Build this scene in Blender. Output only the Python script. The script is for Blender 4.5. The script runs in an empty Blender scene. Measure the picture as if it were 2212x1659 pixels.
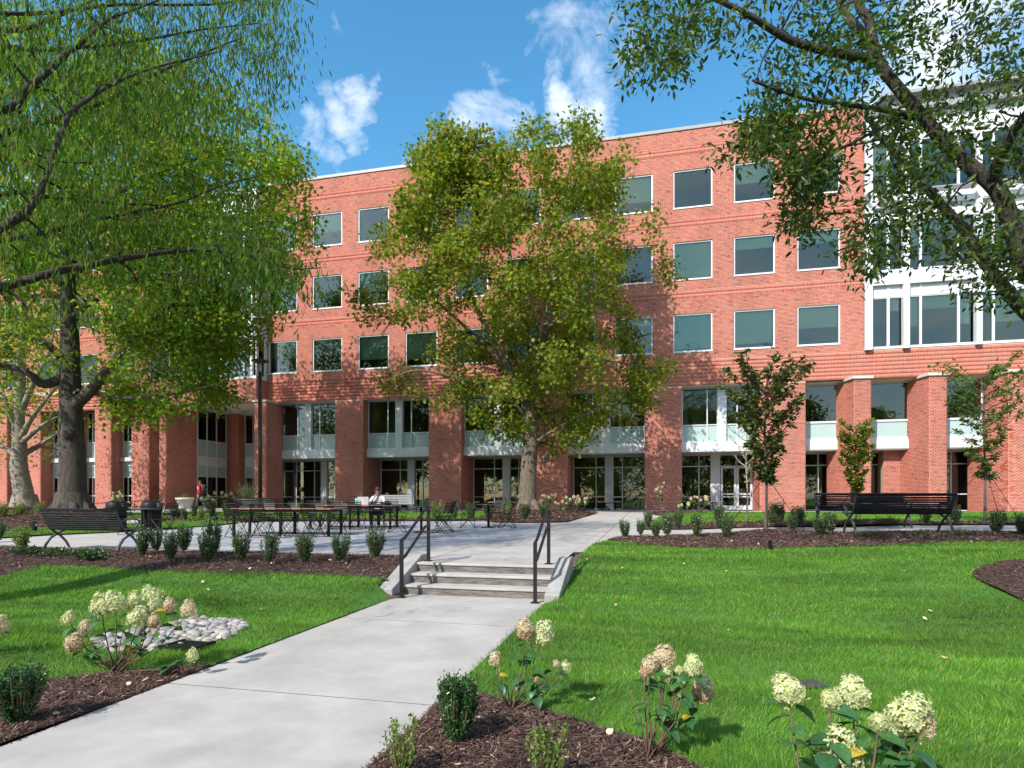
import bpy, bmesh, math, random
import numpy as np
from mathutils import Vector, Matrix, geometry
rad = math.radians
random.seed(7); rng = np.random.default_rng(11)
scene = bpy.context.scene
C = scene.collection

# ------------------------------------------------------------------ camera
FPX = 1320.0                       # focal length in pixels of a 2212 px wide picture
YAW = math.atan(314 / FPX)         # the view turns left of the facade's normal
CA, SA = math.cos(YAW), math.sin(YAW)
ZC, HOR = 1.085, 1076.0            # eye height above the terrace, horizon row
cam_d = bpy.data.cameras.new('camera'); cam = bpy.data.objects.new('camera', cam_d); C.objects.link(cam)
cam.location = (0, 0, ZC); cam.rotation_euler = (rad(90), 0, YAW)
cam_d.sensor_width = 36; cam_d.lens = 36 * FPX / 2212
cam_d.shift_y = (HOR - 829.5) / 2212
cam_d.clip_start = .05; cam_d.clip_end = 3000
scene.camera = cam

# ------------------------------------------------------------------ sky and sun
SUN = Vector((-.5, -1, .95)).normalized()          # towards the sun
world = bpy.data.worlds.new('World'); scene.world = world; world.use_nodes = True
wt = world.node_tree; wt.nodes.clear()
def wn(t, **k):
    n = wt.nodes.new(t)
    for a, b in k.items(): setattr(n, a, b)
    return n
SKY_STRENGTH = .15
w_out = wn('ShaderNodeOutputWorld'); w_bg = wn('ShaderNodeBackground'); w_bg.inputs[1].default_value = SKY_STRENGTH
sky = wn('ShaderNodeTexSky', sky_type='NISHITA', sun_disc=False)
sky.sun_elevation = math.asin(SUN.z); sky.sun_rotation = math.atan2(SUN.x, SUN.y) % (2 * math.pi)
sky.altitude = 100; sky.air_density = 1.0; sky.dust_density = .3; sky.ozone_density = 1.6
w_tc = wn('ShaderNodeTexCoord')
def wmath(op, a, b=None, c=None, clamp=False):
    n = wn('ShaderNodeMath', operation=op, use_clamp=clamp)
    for i, x in enumerate((a, b, c)):
        if x is None: continue
        if isinstance(x, (int, float)): n.inputs[i].default_value = x
        else: wt.links.new(x, n.inputs[i])
    return n.outputs[0]
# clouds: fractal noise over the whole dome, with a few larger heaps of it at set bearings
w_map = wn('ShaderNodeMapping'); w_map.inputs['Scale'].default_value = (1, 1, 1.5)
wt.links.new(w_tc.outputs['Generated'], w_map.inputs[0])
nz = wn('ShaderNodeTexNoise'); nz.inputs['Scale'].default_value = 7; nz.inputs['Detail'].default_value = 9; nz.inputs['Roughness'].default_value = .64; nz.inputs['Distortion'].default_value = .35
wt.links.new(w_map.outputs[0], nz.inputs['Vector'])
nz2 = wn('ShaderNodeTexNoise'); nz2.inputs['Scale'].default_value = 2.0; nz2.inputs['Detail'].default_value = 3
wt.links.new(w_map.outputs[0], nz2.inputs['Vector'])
def sky_dir(u, v):
    s = (u - 1106) / FPX; t = (HOR - v) / FPX
    return Vector((-SA + s * CA, CA + s * SA, t)).normalized()
heaps = [(1040, 255, .09, .46), (985, 290, .07, .38), (1090, 215, .05, .36), (810, 210, .055, .42), (750, 250, .06, .42), (690, 310, .07, .36),
         (1180, 50, .10, .25), (1290, 40, .12, .24), (1110, 90, .05, .22), (1175, 125, .035, .30), (1200, 190, .04, .33), (1285, 262, .055, .36), (895, 325, .055, .25), (930, 290, .02, .3), (2010, 110, .12, .34), (1420, 20, .07, .2)]
wv = wn('ShaderNodeTexNoise'); wv.inputs['Scale'].default_value = 9; wv.inputs['Detail'].default_value = 6; wv.inputs['Roughness'].default_value = .6; wt.links.new(w_tc.outputs['Generated'], wv.inputs['Vector'])
w1 = wn('ShaderNodeVectorMath', operation='SUBTRACT'); wt.links.new(wv.outputs['Color'], w1.inputs[0]); w1.inputs[1].default_value = (.5, .5, .5)
w2 = wn('ShaderNodeVectorMath', operation='SCALE'); wt.links.new(w1.outputs[0], w2.inputs[0]); w2.inputs['Scale'].default_value = .16
w3 = wn('ShaderNodeVectorMath', operation='ADD'); wt.links.new(w_tc.outputs['Generated'], w3.inputs[0]); wt.links.new(w2.outputs[0], w3.inputs[1])
acc = None
for (u, v, r, a) in heaps:
    d = sky_dir(u, v)
    dp = wn('ShaderNodeVectorMath', operation='DISTANCE'); wt.links.new(w3.outputs[0], dp.inputs[0]); dp.inputs[1].default_value = d
    q = wmath('DIVIDE', dp.outputs['Value'], r); q = wmath('SUBTRACT', 1.0, q, clamp=True); q = wmath('SMOOTH_MIN', q, .75, .3); q = wmath('MULTIPLY', q, a * 1.25)
    acc = q if acc is None else wmath('MAXIMUM', acc, q)
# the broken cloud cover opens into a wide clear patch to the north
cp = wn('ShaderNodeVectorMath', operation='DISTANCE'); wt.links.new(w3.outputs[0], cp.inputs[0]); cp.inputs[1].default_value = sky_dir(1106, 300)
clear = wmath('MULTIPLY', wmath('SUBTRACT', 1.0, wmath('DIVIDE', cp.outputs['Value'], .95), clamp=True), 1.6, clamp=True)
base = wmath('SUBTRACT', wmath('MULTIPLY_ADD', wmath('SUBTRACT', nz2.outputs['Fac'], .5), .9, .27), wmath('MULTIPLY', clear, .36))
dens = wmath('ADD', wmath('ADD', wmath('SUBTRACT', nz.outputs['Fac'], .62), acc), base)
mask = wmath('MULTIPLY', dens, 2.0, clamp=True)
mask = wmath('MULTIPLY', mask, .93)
shade = wmath('MULTIPLY_ADD', nz.outputs['Fac'], 1.0, .28)
cl = wn('ShaderNodeMixRGB'); cl.inputs[1].default_value = (3.4, 3.6, 4.2, 1); cl.inputs[2].default_value = (6.6, 6.4, 6.3, 1)
wt.links.new(shade, cl.inputs[0])
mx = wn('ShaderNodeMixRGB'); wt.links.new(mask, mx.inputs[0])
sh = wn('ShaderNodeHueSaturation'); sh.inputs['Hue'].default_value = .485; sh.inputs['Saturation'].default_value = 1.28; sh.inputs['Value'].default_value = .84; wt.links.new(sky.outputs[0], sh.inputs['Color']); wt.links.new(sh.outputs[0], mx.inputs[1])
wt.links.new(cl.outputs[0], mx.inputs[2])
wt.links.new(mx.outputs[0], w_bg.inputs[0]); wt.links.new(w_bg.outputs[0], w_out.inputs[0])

sun_d = bpy.data.lights.new('sun', 'SUN'); sun = bpy.data.objects.new('sun', sun_d); C.objects.link(sun)
sun_d.energy = 3.3; sun_d.angle = rad(.53); sun_d.color = (1, .95, .87)
sun.location = (-10, -20, 30); sun.rotation_euler = (-SUN).to_track_quat('-Z', 'Y').to_euler()
vs = scene.view_settings; vs.view_transform = 'Standard'; vs.look = 'None'; vs.exposure = 1.1; vs.gamma = 1; vs.use_curve_mapping = False
scene.render.engine = 'CYCLES'
scene.cycles.max_bounces = 6; scene.cycles.transparent_max_bounces = 12

# ------------------------------------------------------------------ ground heights and measured positions
def ss(a, b, x):
    t = min(1, max(0, (x - a) / (b - a))); return t * t * (3 - 2 * t)
def z_up(X, Y):
    return .0187 * min(max(0, Y - 11), 22.5) + .24 * ss(-1, 6, X) * (1 - ss(15, 33, Y))
def zg(X, Y):
    if -4.12 < X < -1.45:
        return -.45 if Y < 10.0 else z_up(X, Y)
    if X <= -4.12: t = ss(7.0, 10.55, Y)
    else: t = ss(7.5, 12.2 , Y)
    return -.45 + (z_up(X, Y) + .45) * t
def ray(u, v):
    s = (u - 1106) / FPX; t = (HOR - v) / FPX
    return Vector((-SA + s * CA, CA + s * SA, t))
def W(u, v, d):                      # the point seen at picture position u, v, d metres into the scene
    return Vector((0, 0, ZC)) + ray(u, v) * d
def G(u, v):                         # where that line of sight meets the ground
    r = ray(u, v); d = 2.0
    while d < 70:
        p = Vector((0, 0, ZC)) + r * d
        if p.z <= zg(p.x, p.y): break
        d += .02
    return Vector((p.x, p.y, zg(p.x, p.y)))
def depth(p): return -p[0] * SA + p[1] * CA

# ------------------------------------------------------------------ materials
def lin(r, g, b):
    f = lambda c: (c / 255 / 12.92) if c / 255 <= .04045 else ((c / 255 + .055) / 1.055) ** 2.4
    return (f(r), f(g), f(b))
M = {}
def mat(name, col, rough=.6, spec=.5, metal=0, var=.0, scale=8, bump=0, bscale=40, col2=None, island=None, detail=6, stretch=None, transl=0, bdist=.01):
    m = bpy.data.materials.new(name); m.use_nodes = True; nt = m.node_tree; L = nt.links
    b = nt.nodes['Principled BSDF']; out = nt.nodes['Material Output']
    b.inputs['Roughness'].default_value = rough; b.inputs['Metallic'].default_value = metal; b.inputs['Specular IOR Level'].default_value = spec
    col = tuple(col); tc = nt.nodes.new('ShaderNodeTexCoord'); mp = nt.nodes.new('ShaderNodeMapping'); L.new(tc.outputs['Object'], mp.inputs[0])
    if stretch: mp.inputs['Scale'].default_value = stretch
    last = None
    if island:                       # one tint for every loose piece: list of (position, colour)
        ge = nt.nodes.new('ShaderNodeNewGeometry'); rp = nt.nodes.new('ShaderNodeValToRGB'); L.new(ge.outputs['Random Per Island'], rp.inputs[0])
        el = rp.color_ramp.elements
        while len(el) < len(island): el.new(.5)
        for e, (p, c) in zip(el, island): e.position = p; e.color = (*c, 1)
        last = rp.outputs[0]
    if col2 is not None or var:
        n = nt.nodes.new('ShaderNodeTexNoise'); n.inputs['Scale'].default_value = scale; n.inputs['Detail'].default_value = detail; n.inputs['Roughness'].default_value = .62
        L.new(mp.outputs[0], n.inputs['Vector'])
        if col2 is not None:
            rp2 = nt.nodes.new('ShaderNodeValToRGB'); rp2.color_ramp.elements[0].position = .35; rp2.color_ramp.elements[1].position = .65
            rp2.color_ramp.elements[0].color = (*col, 1); rp2.color_ramp.elements[1].color = (*col2, 1); L.new(n.outputs['Fac'], rp2.inputs[0])
            if last is None: last = rp2.outputs[0]
            else:
                mm = nt.nodes.new('ShaderNodeMixRGB'); mm.blend_type = 'MULTIPLY'; mm.inputs[0].default_value = 1; L.new(last, mm.inputs[1]); L.new(rp2.outputs[0], mm.inputs[2]); last = mm.outputs[0]
        if var:
            mr = nt.nodes.new('ShaderNodeMapRange'); mr.inputs[1].default_value = .3; mr.inputs[2].default_value = .7; mr.inputs[3].default_value = 1 - var; mr.inputs[4].default_value = 1 + var; L.new(n.outputs['Fac'], mr.inputs[0])
            mm = nt.nodes.new('ShaderNodeMixRGB'); mm.blend_type = 'MULTIPLY'; mm.inputs[0].default_value = 1
            if last is None: mm.inputs[1].default_value = (*col, 1)
            else: L.new(last, mm.inputs[1])
            L.new(mr.outputs[0], mm.inputs[2]); last = mm.outputs[0]
    if last is None: b.inputs['Base Color'].default_value = (*col, 1)
    else: L.new(last, b.inputs['Base Color'])
    if bump:
        n2 = nt.nodes.new('ShaderNodeTexNoise'); n2.inputs['Scale'].default_value = bscale; n2.inputs['Detail'].default_value = 8; L.new(mp.outputs[0], n2.inputs['Vector'])
        bp = nt.nodes.new('ShaderNodeBump'); bp.inputs['Strength'].default_value = bump; bp.inputs['Distance'].default_value = bdist; L.new(n2.outputs['Fac'], bp.inputs['Height']); L.new(bp.outputs[0], b.inputs['Normal'])
    if transl:
        tr = nt.nodes.new('ShaderNodeBsdfTranslucent'); mix = nt.nodes.new('ShaderNodeMixShader'); mix.inputs[0].default_value = transl
        if last is None: tr.inputs[0].default_value = (*col, 1)
        else:
            hs = nt.nodes.new('ShaderNodeHueSaturation'); hs.inputs['Hue'].default_value = .5; hs.inputs['Saturation'].default_value = 1.1; hs.inputs['Value'].default_value = 1.5; L.new(last, hs.inputs['Color']); L.new(hs.outputs[0], tr.inputs[0])
        L.new(b.outputs[0], mix.inputs[1]); L.new(tr.outputs[0], mix.inputs[2]); L.new(mix.outputs[0], out.inputs[0])
    M[name] = m; return m
def leafmat(name, cols, transl=.35, rough=.5, spec=.4):
    n = len(cols); return mat(name, cols[0], rough=rough, spec=spec, island=[(i / n, c) for i, c in enumerate(cols)], transl=transl, var=.22, scale=.9, detail=2)

B1, B2, B3, B4 = (.51, .172, .122), (.46, .145, .104), (.54, .205, .155), (.31, .18, .155)
mat('brick', B1, rough=.85, spec=.25, island=[(0, B4), (.035, (.26, .10, .08)), (.06, B2), (.4, B1), (.75, B3), (.97, (.48, .19, .14))], var=.17, scale=.5, detail=6, stretch=(1, 1, .35))
mat('soldier', B1, rough=.85, spec=.25, island=[(0, B2), (.3, B1), (.8, (.46, .13, .09))], var=.12, scale=.4)
mat('mortar', (.52, .38, .30), rough=.95, spec=.1, var=.15, scale=3)
mat('mortar_red', (.30, .10, .07), rough=.95, spec=.1, var=.15, scale=3)
mat('cap_stone', (.52, .49, .43), rough=.85, var=.12, scale=4, bump=.2)
mat('white_metal', (.60, .61, .635), rough=.38, var=.03, scale=1.5)
mat('coping', (.27, .27, .28), rough=.45, var=.05)
mat('soffit', (.78, .77, .74), rough=.7, var=.03)
mat('frosted', (.36, .47, .46), rough=.22, spec=.6, var=.05, scale=.8)
mat('shade', (.62, .70, .63), rough=.8, var=.04, scale=2, stretch=(1, 1, 14))
mat('inside_wall', (.42, .42, .40), rough=.9)
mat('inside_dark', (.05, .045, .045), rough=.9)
mat('inside_ceiling', (.55, .55, .53), rough=.9)
mat('dark_wood_in', (.06, .03, .025), rough=.6)
mat('concrete', (.325, .305, .29), rough=.85, spec=.3, col2=(.385, .365, .35), scale=1.6, detail=10, var=.05, bump=.12, bscale=160, bdist=.004)
mat('step_concrete', (.25, .24, .235), rough=.85, col2=(.34, .33, .325), scale=3.5, bump=.2, bscale=90, bdist=.004)
mat('riser_dark', (.07, .06, .055), rough=.85, col2=(.19, .17, .16), scale=5, stretch=(1, 1, 5), bump=.2, bscale=60)  # stair risers: darker, browner and banded compared with the treads
mat('slate', (.27, .28, .31), rough=.6, col2=(.36, .37, .40), scale=2.2, bump=.15, bscale=50, var=.1, island=None)
mat('soil', (.09, .06, .045), rough=.95, col2=(.14, .09, .065), scale=14, bump=.8, bscale=60, bdist=.03)
mat('mulch', (.04, .02, .016), rough=.95, col2=(.09, .05, .038), scale=30, bump=.9, bscale=70, bdist=.03)
mat('chip', (.1, .06, .05), rough=.9, island=[(0, (.03, .014, .012)), (.3, (.065, .03, .024)), (.6, (.10, .05, .04)), (.88, (.15, .085, .065)), (.97, (.30, .21, .15))])
mat('lawn', (.045, .14, .012), rough=.9, col2=(.08, .21, .017), scale=2.5, bump=.9, bscale=90, bdist=.03, stretch=(.6, 1.6, 1))
mat('blade', (.06, .2, .02), rough=.5, spec=.35, island=[(0, (.04, .125, .01)), (.45, (.085, .215, .015)), (.8, (.14, .29, .026)), (.93, (.20, .30, .055)), (1, (.33, .29, .12))], var=.55, scale=.8, detail=6, stretch=(.5, 2.2, 1), transl=.3)
mat('black_metal', (.008, .008, .009), rough=.5, spec=.22)
mat('grey_metal', (.06, .063, .07), rough=.45, spec=.35)
mat('rail_metal', (.012, .012, .014), rough=.38, spec=.35)
mat('pole_metal', (.035, .033, .035), rough=.4)
mat('lamp_glass', (.55, .52, .45), rough=.3)
mat('table_wood', (.23, .10, .055), rough=.5, col2=(.33, .16, .085), scale=6, stretch=(1, 12, 1))
mat('picnic_wood', (.40, .21, .10), rough=.55, col2=(.50, .29, .15), scale=6, stretch=(10, 1, 1))
mat('pot', (.52, .50, .46), rough=.85, var=.1, scale=5)
mat('bark_oak', (.04, .031, .026), rough=.95, col2=(.10, .08, .066), scale=5, stretch=(3, 3, .5), bump=1, bscale=14, bdist=.05)
mat('bark_dark', (.028, .02, .018), rough=.95, col2=(.06, .045, .039), scale=9, stretch=(2, 2, 1), bump=.9, bscale=30, bdist=.03)
mat('bark_maple', (.08, .06, .045), rough=.95, col2=(.19, .15, .115), scale=6, stretch=(3, 3, .6), bump=1, bscale=16, bdist=.04)
mat('bark_pale', (.16, .14, .11), rough=.95, col2=(.28, .25, .20), scale=5, stretch=(2, 2, .7), bump=.6, bscale=20, bdist=.02)
mat('twig', (.13, .075, .055), rough=.9, var=.2, scale=20)
mat('twig_grey', (.33, .29, .25), rough=.9, var=.2, scale=20)
leafmat('leaf_maple', [(.085, .145, .015), (.13, .20, .02), (.19, .265, .027), (.10, .17, .018), (.26, .29, .033), (.06, .11, .012), (.27, .22, .035)], transl=.4, spec=.25)
leafmat('leaf_oak', [(.06, .13, .015), (.10, .20, .02), (.17, .30, .03), (.07, .15, .017), (.24, .31, .038), (.12, .23, .022), (.26, .25, .036)], transl=.5, spec=.25)
leafmat('leaf_cypress', [(.045, .10, .016), (.07, .16, .02), (.11, .22, .026), (.04, .09, .016), (.14, .23, .035), (.075, .15, .02), (.13, .15, .035)], transl=.5, rough=.7, spec=.15)
leafmat('leaf_willow', [(.022, .044, .01), (.038, .072, .012), (.06, .11, .016), (.022, .042, .01), (.09, .135, .02)], transl=.4, rough=.4, spec=.3)
leafmat('leaf_young', [(.04, .075, .018), (.07, .12, .022), (.05, .09, .02), (.12, .06, .03), (.10, .15, .03)], transl=.3)
leafmat('leaf_box', [(.012, .045, .014), (.022, .075, .02), (.035, .105, .025), (.014, .05, .016), (.06, .15, .03)], transl=.15, rough=.28, spec=.55)
leafmat('leaf_light', [(.06, .13, .02), (.10, .20, .03), (.15, .26, .04), (.08, .17, .02), (.24, .28, .08)], transl=.3)
leafmat('leaf_hydrangea', [(.02, .07, .022), (.035, .10, .03), (.028, .085, .03), (.05, .13, .035)], transl=.25, rough=.4)
mat('leaf_yellow', (.55, .38, .03), rough=.5, transl=.3)
leafmat('petal_cream', [(.46, .50, .22), (.56, .57, .32), (.38, .45, .16), (.62, .61, .42), (.50, .53, .26)], transl=.25)
leafmat('petal_blush', [(.54, .40, .29), (.52, .46, .28), (.60, .51, .38), (.46, .29, .21), (.55, .52, .32)], transl=.25)
leafmat('petal_brown', [(.30, .14, .07), (.42, .22, .12), (.55, .36, .22), (.24, .10, .05), (.62, .48, .32)], transl=.2)
leafmat('grass_tuft', [(.32, .34, .16), (.42, .42, .22), (.25, .30, .12)], transl=.25)
for i, c in enumerate([(.27, .255, .235), (.20, .19, .175), (.33, .315, .295), (.14, .11, .105), (.24, .195, .165), (.05, .048, .05), (.21, .205, .21)]):
    mat('stone%d' % i, c, rough=.6, var=.22, scale=16, bump=.15, bscale=60)
mat('dry_leaf', (.45, .30, .17), rough=.8, var=.3, scale=30)
mat('skin', (.30, .16, .105), rough=.55); mat('skin_light', (.52, .32, .24), rough=.55); mat('hair', (.012, .01, .009), rough=.5); mat('hair_brown', (.05, .028, .017), rough=.5)
mat('red_cloth', (.56, .015, .03), rough=.8, var=.1, scale=20); mat('grey_cloth', (.50, .49, .52), rough=.85, var=.08, scale=15); mat('blue_cloth', (.17, .21, .30), rough=.85, var=.1, scale=15)
mat('dark_cloth', (.025, .027, .035), rough=.85); mat('jeans', (.045, .055, .085), rough=.85); mat('shoe', (.02, .02, .02), rough=.6); mat('shoe_white', (.6, .6, .6), rough=.6)
mat('green_tag', (.10, .62, .05), rough=.5); mat('teal', (.12, .50, .52), rough=.4); mat('laptop', (.62, .63, .66), rough=.35, metal=.2); mat('screen_pink', (.75, .52, .48), rough=.4)
mat('sign_blue', (.03, .03, .11), rough=.4); mat('sign_white', (.72, .73, .78), rough=.5); mat('wall_blue', (.16, .22, .50), rough=.7); mat('yellow_paper', (.75, .62, .02), rough=.6); mat('box_card', (.42, .27, .10), rough=.8)
def glassmat(name, tint, refl):
    m = bpy.data.materials.new(name); m.use_nodes = True; nt = m.node_tree; nt.nodes.clear()
    o = nt.nodes.new('ShaderNodeOutputMaterial'); mix = nt.nodes.new('ShaderNodeMixShader'); t = nt.nodes.new('ShaderNodeBsdfTransparent'); g = nt.nodes.new('ShaderNodeBsdfGlossy')
    t.inputs[0].default_value = (*tint, 1); g.inputs['Roughness'].default_value = .015; g.inputs[0].default_value = (.84, .88, .84, 1)
    lw = nt.nodes.new('ShaderNodeLayerWeight'); lw.inputs['Blend'].default_value = .35
    mr = nt.nodes.new('ShaderNodeMapRange'); mr.inputs[3].default_value = refl; mr.inputs[4].default_value = 1.0; nt.links.new(lw.outputs['Fresnel'], mr.inputs[0])
    n = nt.nodes.new('ShaderNodeTexNoise'); n.inputs['Scale'].default_value = .7; tc = nt.nodes.new('ShaderNodeTexCoord'); nt.links.new(tc.outputs['Object'], n.inputs[0])
    bp = nt.nodes.new('ShaderNodeBump'); bp.inputs['Strength'].default_value = .06; bp.inputs['Distance'].default_value = .05; nt.links.new(n.outputs['Fac'], bp.inputs['Height']); nt.links.new(bp.outputs[0], g.inputs['Normal'])
    nt.links.new(mr.outputs[0], mix.inputs[0]); nt.links.new(t.outputs[0], mix.inputs[1]); nt.links.new(g.outputs[0], mix.inputs[2]); nt.links.new(mix.outputs[0], o.inputs[0])
    M[name] = m
glassmat('glass', (.74, .82, .76), .025); glassmat('glass_low', (.72, .76, .72), .02)

# ------------------------------------------------------------------ object helpers
ORD = ['first', 'second', 'third', 'fourth', 'fifth', 'sixth', 'seventh', 'eighth', 'ninth', 'tenth', 'eleventh', 'twelfth']
def tag(o, label=None, cat=None, group=None, kind=None):
    if label: o['label'] = label
    if cat: o['category'] = cat
    if group: o['group'] = group
    if kind: o['kind'] = kind
    return o
def thing(name, label, cat, loc=(0, 0, 0), rz=0, group=None):
    o = bpy.data.objects.new(name, None); C.objects.link(o); o.empty_display_size = .2
    o.location = loc; o.rotation_euler = (0, 0, rz); return tag(o, label, cat, group)
def link(name, me, parent=None, loc=None, rot=None, sc=None):
    o = bpy.data.objects.new(name, me); C.objects.link(o)
    if parent: o.parent = parent
    if loc is not None: o.location = loc
    if rot is not None: o.rotation_euler = rot
    if sc is not None: o.scale = (sc, sc, sc) if isinstance(sc, (int, float)) else sc
    return o
def dup(root, loc, rz=0, label=None, sc=1, group=None):
    r = root.copy(); C.objects.link(r); r.location = loc; r.rotation_euler = (0, 0, rz); r.scale = (sc, sc, sc) if isinstance(sc, (int, float)) else sc
    if label: r['label'] = label
    if group: r['group'] = group
    for ch in list(root.children):
        c = ch.copy(); C.objects.link(c); c.parent = r
        for g in list(ch.children):
            d = g.copy(); C.objects.link(d); d.parent = c
    return r
def npmesh(name, V, F, material, smooth=False):
    V = np.asarray(V, np.float32).reshape(-1, 3); F = np.asarray(F, np.int32); k = F.shape[1]; m = len(F)
    me = bpy.data.meshes.new(name); me.vertices.add(len(V)); me.vertices.foreach_set('co', V.ravel())
    me.loops.add(m * k); me.loops.foreach_set('vertex_index', F.ravel()); me.polygons.add(m)
    me.polygons.foreach_set('loop_start', np.arange(0, m * k, k, dtype=np.int32))
    if smooth: me.polygons.foreach_set('use_smooth', np.ones(m, bool))
    me.update(calc_edges=True); me.materials.append(M[material]); return me
class MB:
    def __init__(s): s.v = []; s.f = []; s.mi = []; s.cur = 0
    def add(s, vs, fs):
        n = len(s.v); s.v += [tuple(v) for v in vs]; s.f += [tuple(i + n for i in f) for f in fs]; s.mi += [s.cur] * len(fs); return s
    def box(s, x0, x1, y0, y1, z0, z1):
        return s.add([(x0, y0, z0), (x1, y0, z0), (x1, y1, z0), (x0, y1, z0), (x0, y0, z1), (x1, y0, z1), (x1, y1, z1), (x0, y1, z1)],
                     [(0, 3, 2, 1), (4, 5, 6, 7), (0, 1, 5, 4), (1, 2, 6, 5), (2, 3, 7, 6), (3, 0, 4, 7)])
    def cbox(s, c, d, rz=0, bev=0):
        x, y, z = [k / 2 for k in d]; R = Matrix.Rotation(rz, 3, 'Z'); b = bev
        if not b:
            vs = [(-x, -y, -z), (x, -y, -z), (x, y, -z), (-x, y, -z), (-x, -y, z), (x, -y, z), (x, y, z), (-x, y, z)]
            return s.add([R @ Vector(v) + Vector(c) for v in vs], [(0, 3, 2, 1), (4, 5, 6, 7), (0, 1, 5, 4), (1, 2, 6, 5), (2, 3, 7, 6), (3, 0, 4, 7)])
        ring = lambda zz, i: [(-x + i, -y + i, zz), (x - i, -y + i, zz), (x - i, y - i, zz), (-x + i, y - i, zz)]
        vs = ring(-z, b) + ring(-z + b, 0) + ring(z - b, 0) + ring(z, b); fs = [(3, 2, 1, 0), (12, 13, 14, 15)]
        for k in range(3):
            for i in range(4): j = (i + 1) % 4; fs.append((4 * k + i, 4 * k + j, 4 * k + 4 + j, 4 * k + 4 + i))
        return s.add([R @ Vector(v) + Vector(c) for v in vs], fs)
    def prism(s, poly, z0, z1):
        n = len(poly); return s.add([(x, y, z0) for x, y in poly] + [(x, y, z1) for x, y in poly],
            [tuple(range(n))[::-1], tuple(range(n, 2 * n))] + [(i, (i + 1) % n, n + (i + 1) % n, n + i) for i in range(n)])
    def tube(s, pts, r, seg=6, cap=True):
        pts = [Vector(p) for p in pts]; n = len(pts); r = r if isinstance(r, (list, tuple)) else [r] * n
        vs = []; fs = []; prev = None
        for i, p in enumerate(pts):
            t = (pts[min(i + 1, n - 1)] - pts[max(i - 1, 0)]); t = t.normalized() if t.length > 1e-9 else Vector((0, 0, 1))
            if prev is None: a = t.cross(Vector((0, 0, 1)) if abs(t.z) < .9 else Vector((1, 0, 0))).normalized()
            else: a = (prev - t * prev.dot(t)).normalized()
            prev = a; b = t.cross(a)
            for k in range(seg):
                an = 2 * math.pi * k / seg; vs.append(p + (a * math.cos(an) + b * math.sin(an)) * r[i])
        for i in range(n - 1):
            for k in range(seg): j = (k + 1) % seg; fs.append((i * seg + k, i * seg + j, (i + 1) * seg + j, (i + 1) * seg + k))
        if cap: fs += [tuple(range(seg))[::-1], tuple(range((n - 1) * seg, n * seg))]
        return s.add(vs, fs)
    def lathe(s, prof, seg=16, c=(0, 0, 0)):
        vs = []; fs = []; n = len(prof)
        for r, z in prof:
            for k in range(seg): an = 2 * math.pi * k / seg; vs.append((c[0] + r * math.cos(an), c[1] + r * math.sin(an), c[2] + z))
        for i in range(n - 1):
            for k in range(seg): j = (k + 1) % seg; fs.append((i * seg + k, i * seg + j, (i + 1) * seg + j, (i + 1) * seg + k))
        fs += [tuple(range(seg))[::-1], tuple(range((n - 1) * seg, n * seg))]
        return s.add(vs, fs)
    def ball(s, c, r, seg=10, rings=6):
        r = r if isinstance(r, (list, tuple)) else (r, r, r); vs = [(c[0], c[1], c[2] - r[2])]; fs = []
        for i in range(1, rings):
            a = math.pi * i / rings - math.pi / 2
            for k in range(seg): an = 2 * math.pi * k / seg; vs.append((c[0] + r[0] * math.cos(a) * math.cos(an), c[1] + r[1] * math.cos(a) * math.sin(an), c[2] + r[2] * math.sin(a)))
        vs.append((c[0], c[1], c[2] + r[2])); top = len(vs) - 1
        for k in range(seg): j = (k + 1) % seg; fs.append((0, 1 + j, 1 + k)); fs.append((top, 1 + (rings - 2) * seg + k, 1 + (rings - 2) * seg + j))
        for i in range(rings - 2):
            for k in range(seg): j = (k + 1) % seg; fs.append((1 + i * seg + k, 1 + i * seg + j, 1 + (i + 1) * seg + j, 1 + (i + 1) * seg + k))
        return s.add(vs, fs)
    def mesh(s, name, material, smooth=False):
        me = bpy.data.meshes.new(name); me.from_pydata(s.v, [], s.f)
        for mname in ([material] if isinstance(material, str) else material): me.materials.append(M[mname])
        if any(s.mi): me.polygons.foreach_set('material_index', s.mi)
        if smooth: me.polygons.foreach_set('use_smooth', [True] * len(s.f))
        me.update(); return me
    def build(s, name, material, parent=None, smooth=False, **k): return link(name, s.mesh(name, material, smooth), parent, **k)

# ------------------------------------------------------------------ the setting: ground, lawns, beds, paving
def cdt(poly, step):
    poly = [Vector((p[0], p[1])) for p in poly]; pts = []
    n = len(poly)
    for i in range(n):                       # points along the outline
        a, b = poly[i], poly[(i + 1) % n]; k = max(1, int((b - a).length / step))
        pts += [a.lerp(b, j / k) for j in range(k)]
    m = len(pts); xs = [p.x for p in pts]; ys = [p.y for p in pts]
    x = min(xs) + step / 2
    while x < max(xs):
        y = min(ys) + step / 2
        while y < max(ys):
            q = Vector((x + random.uniform(-.2, .2) * step, y + random.uniform(-.2, .2) * step))
            if inside(q, pts): pts.append(q)
            y += step
        x += step
    r = geometry.delaunay_2d_cdt(pts, [(i, (i + 1) % m) for i in range(m)], [list(range(m))], 1, 1e-5)
    return r[0], r[2]
def inside(q, poly):
    c = False; j = len(poly) - 1
    for i in range(len(poly)):
        a, b = poly[i], poly[j]
        if (a[1] > q[1]) != (b[1] > q[1]) and q[0] < (b[0] - a[0]) * (q[1] - a[1]) / (b[1] - a[1]) + a[0]: c = not c
        j = i
    return c
def smooth_poly(poly, it=2):
    p = [Vector((a[0], a[1])) for a in poly]
    for _ in range(it):
        q = []
        for i in range(len(p)):
            a, b = p[i], p[(i + 1) % len(p)]; q += [a.lerp(b, .25), a.lerp(b, .75)]
        p = q
    return [(a.x, a.y) for a in p]
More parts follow.
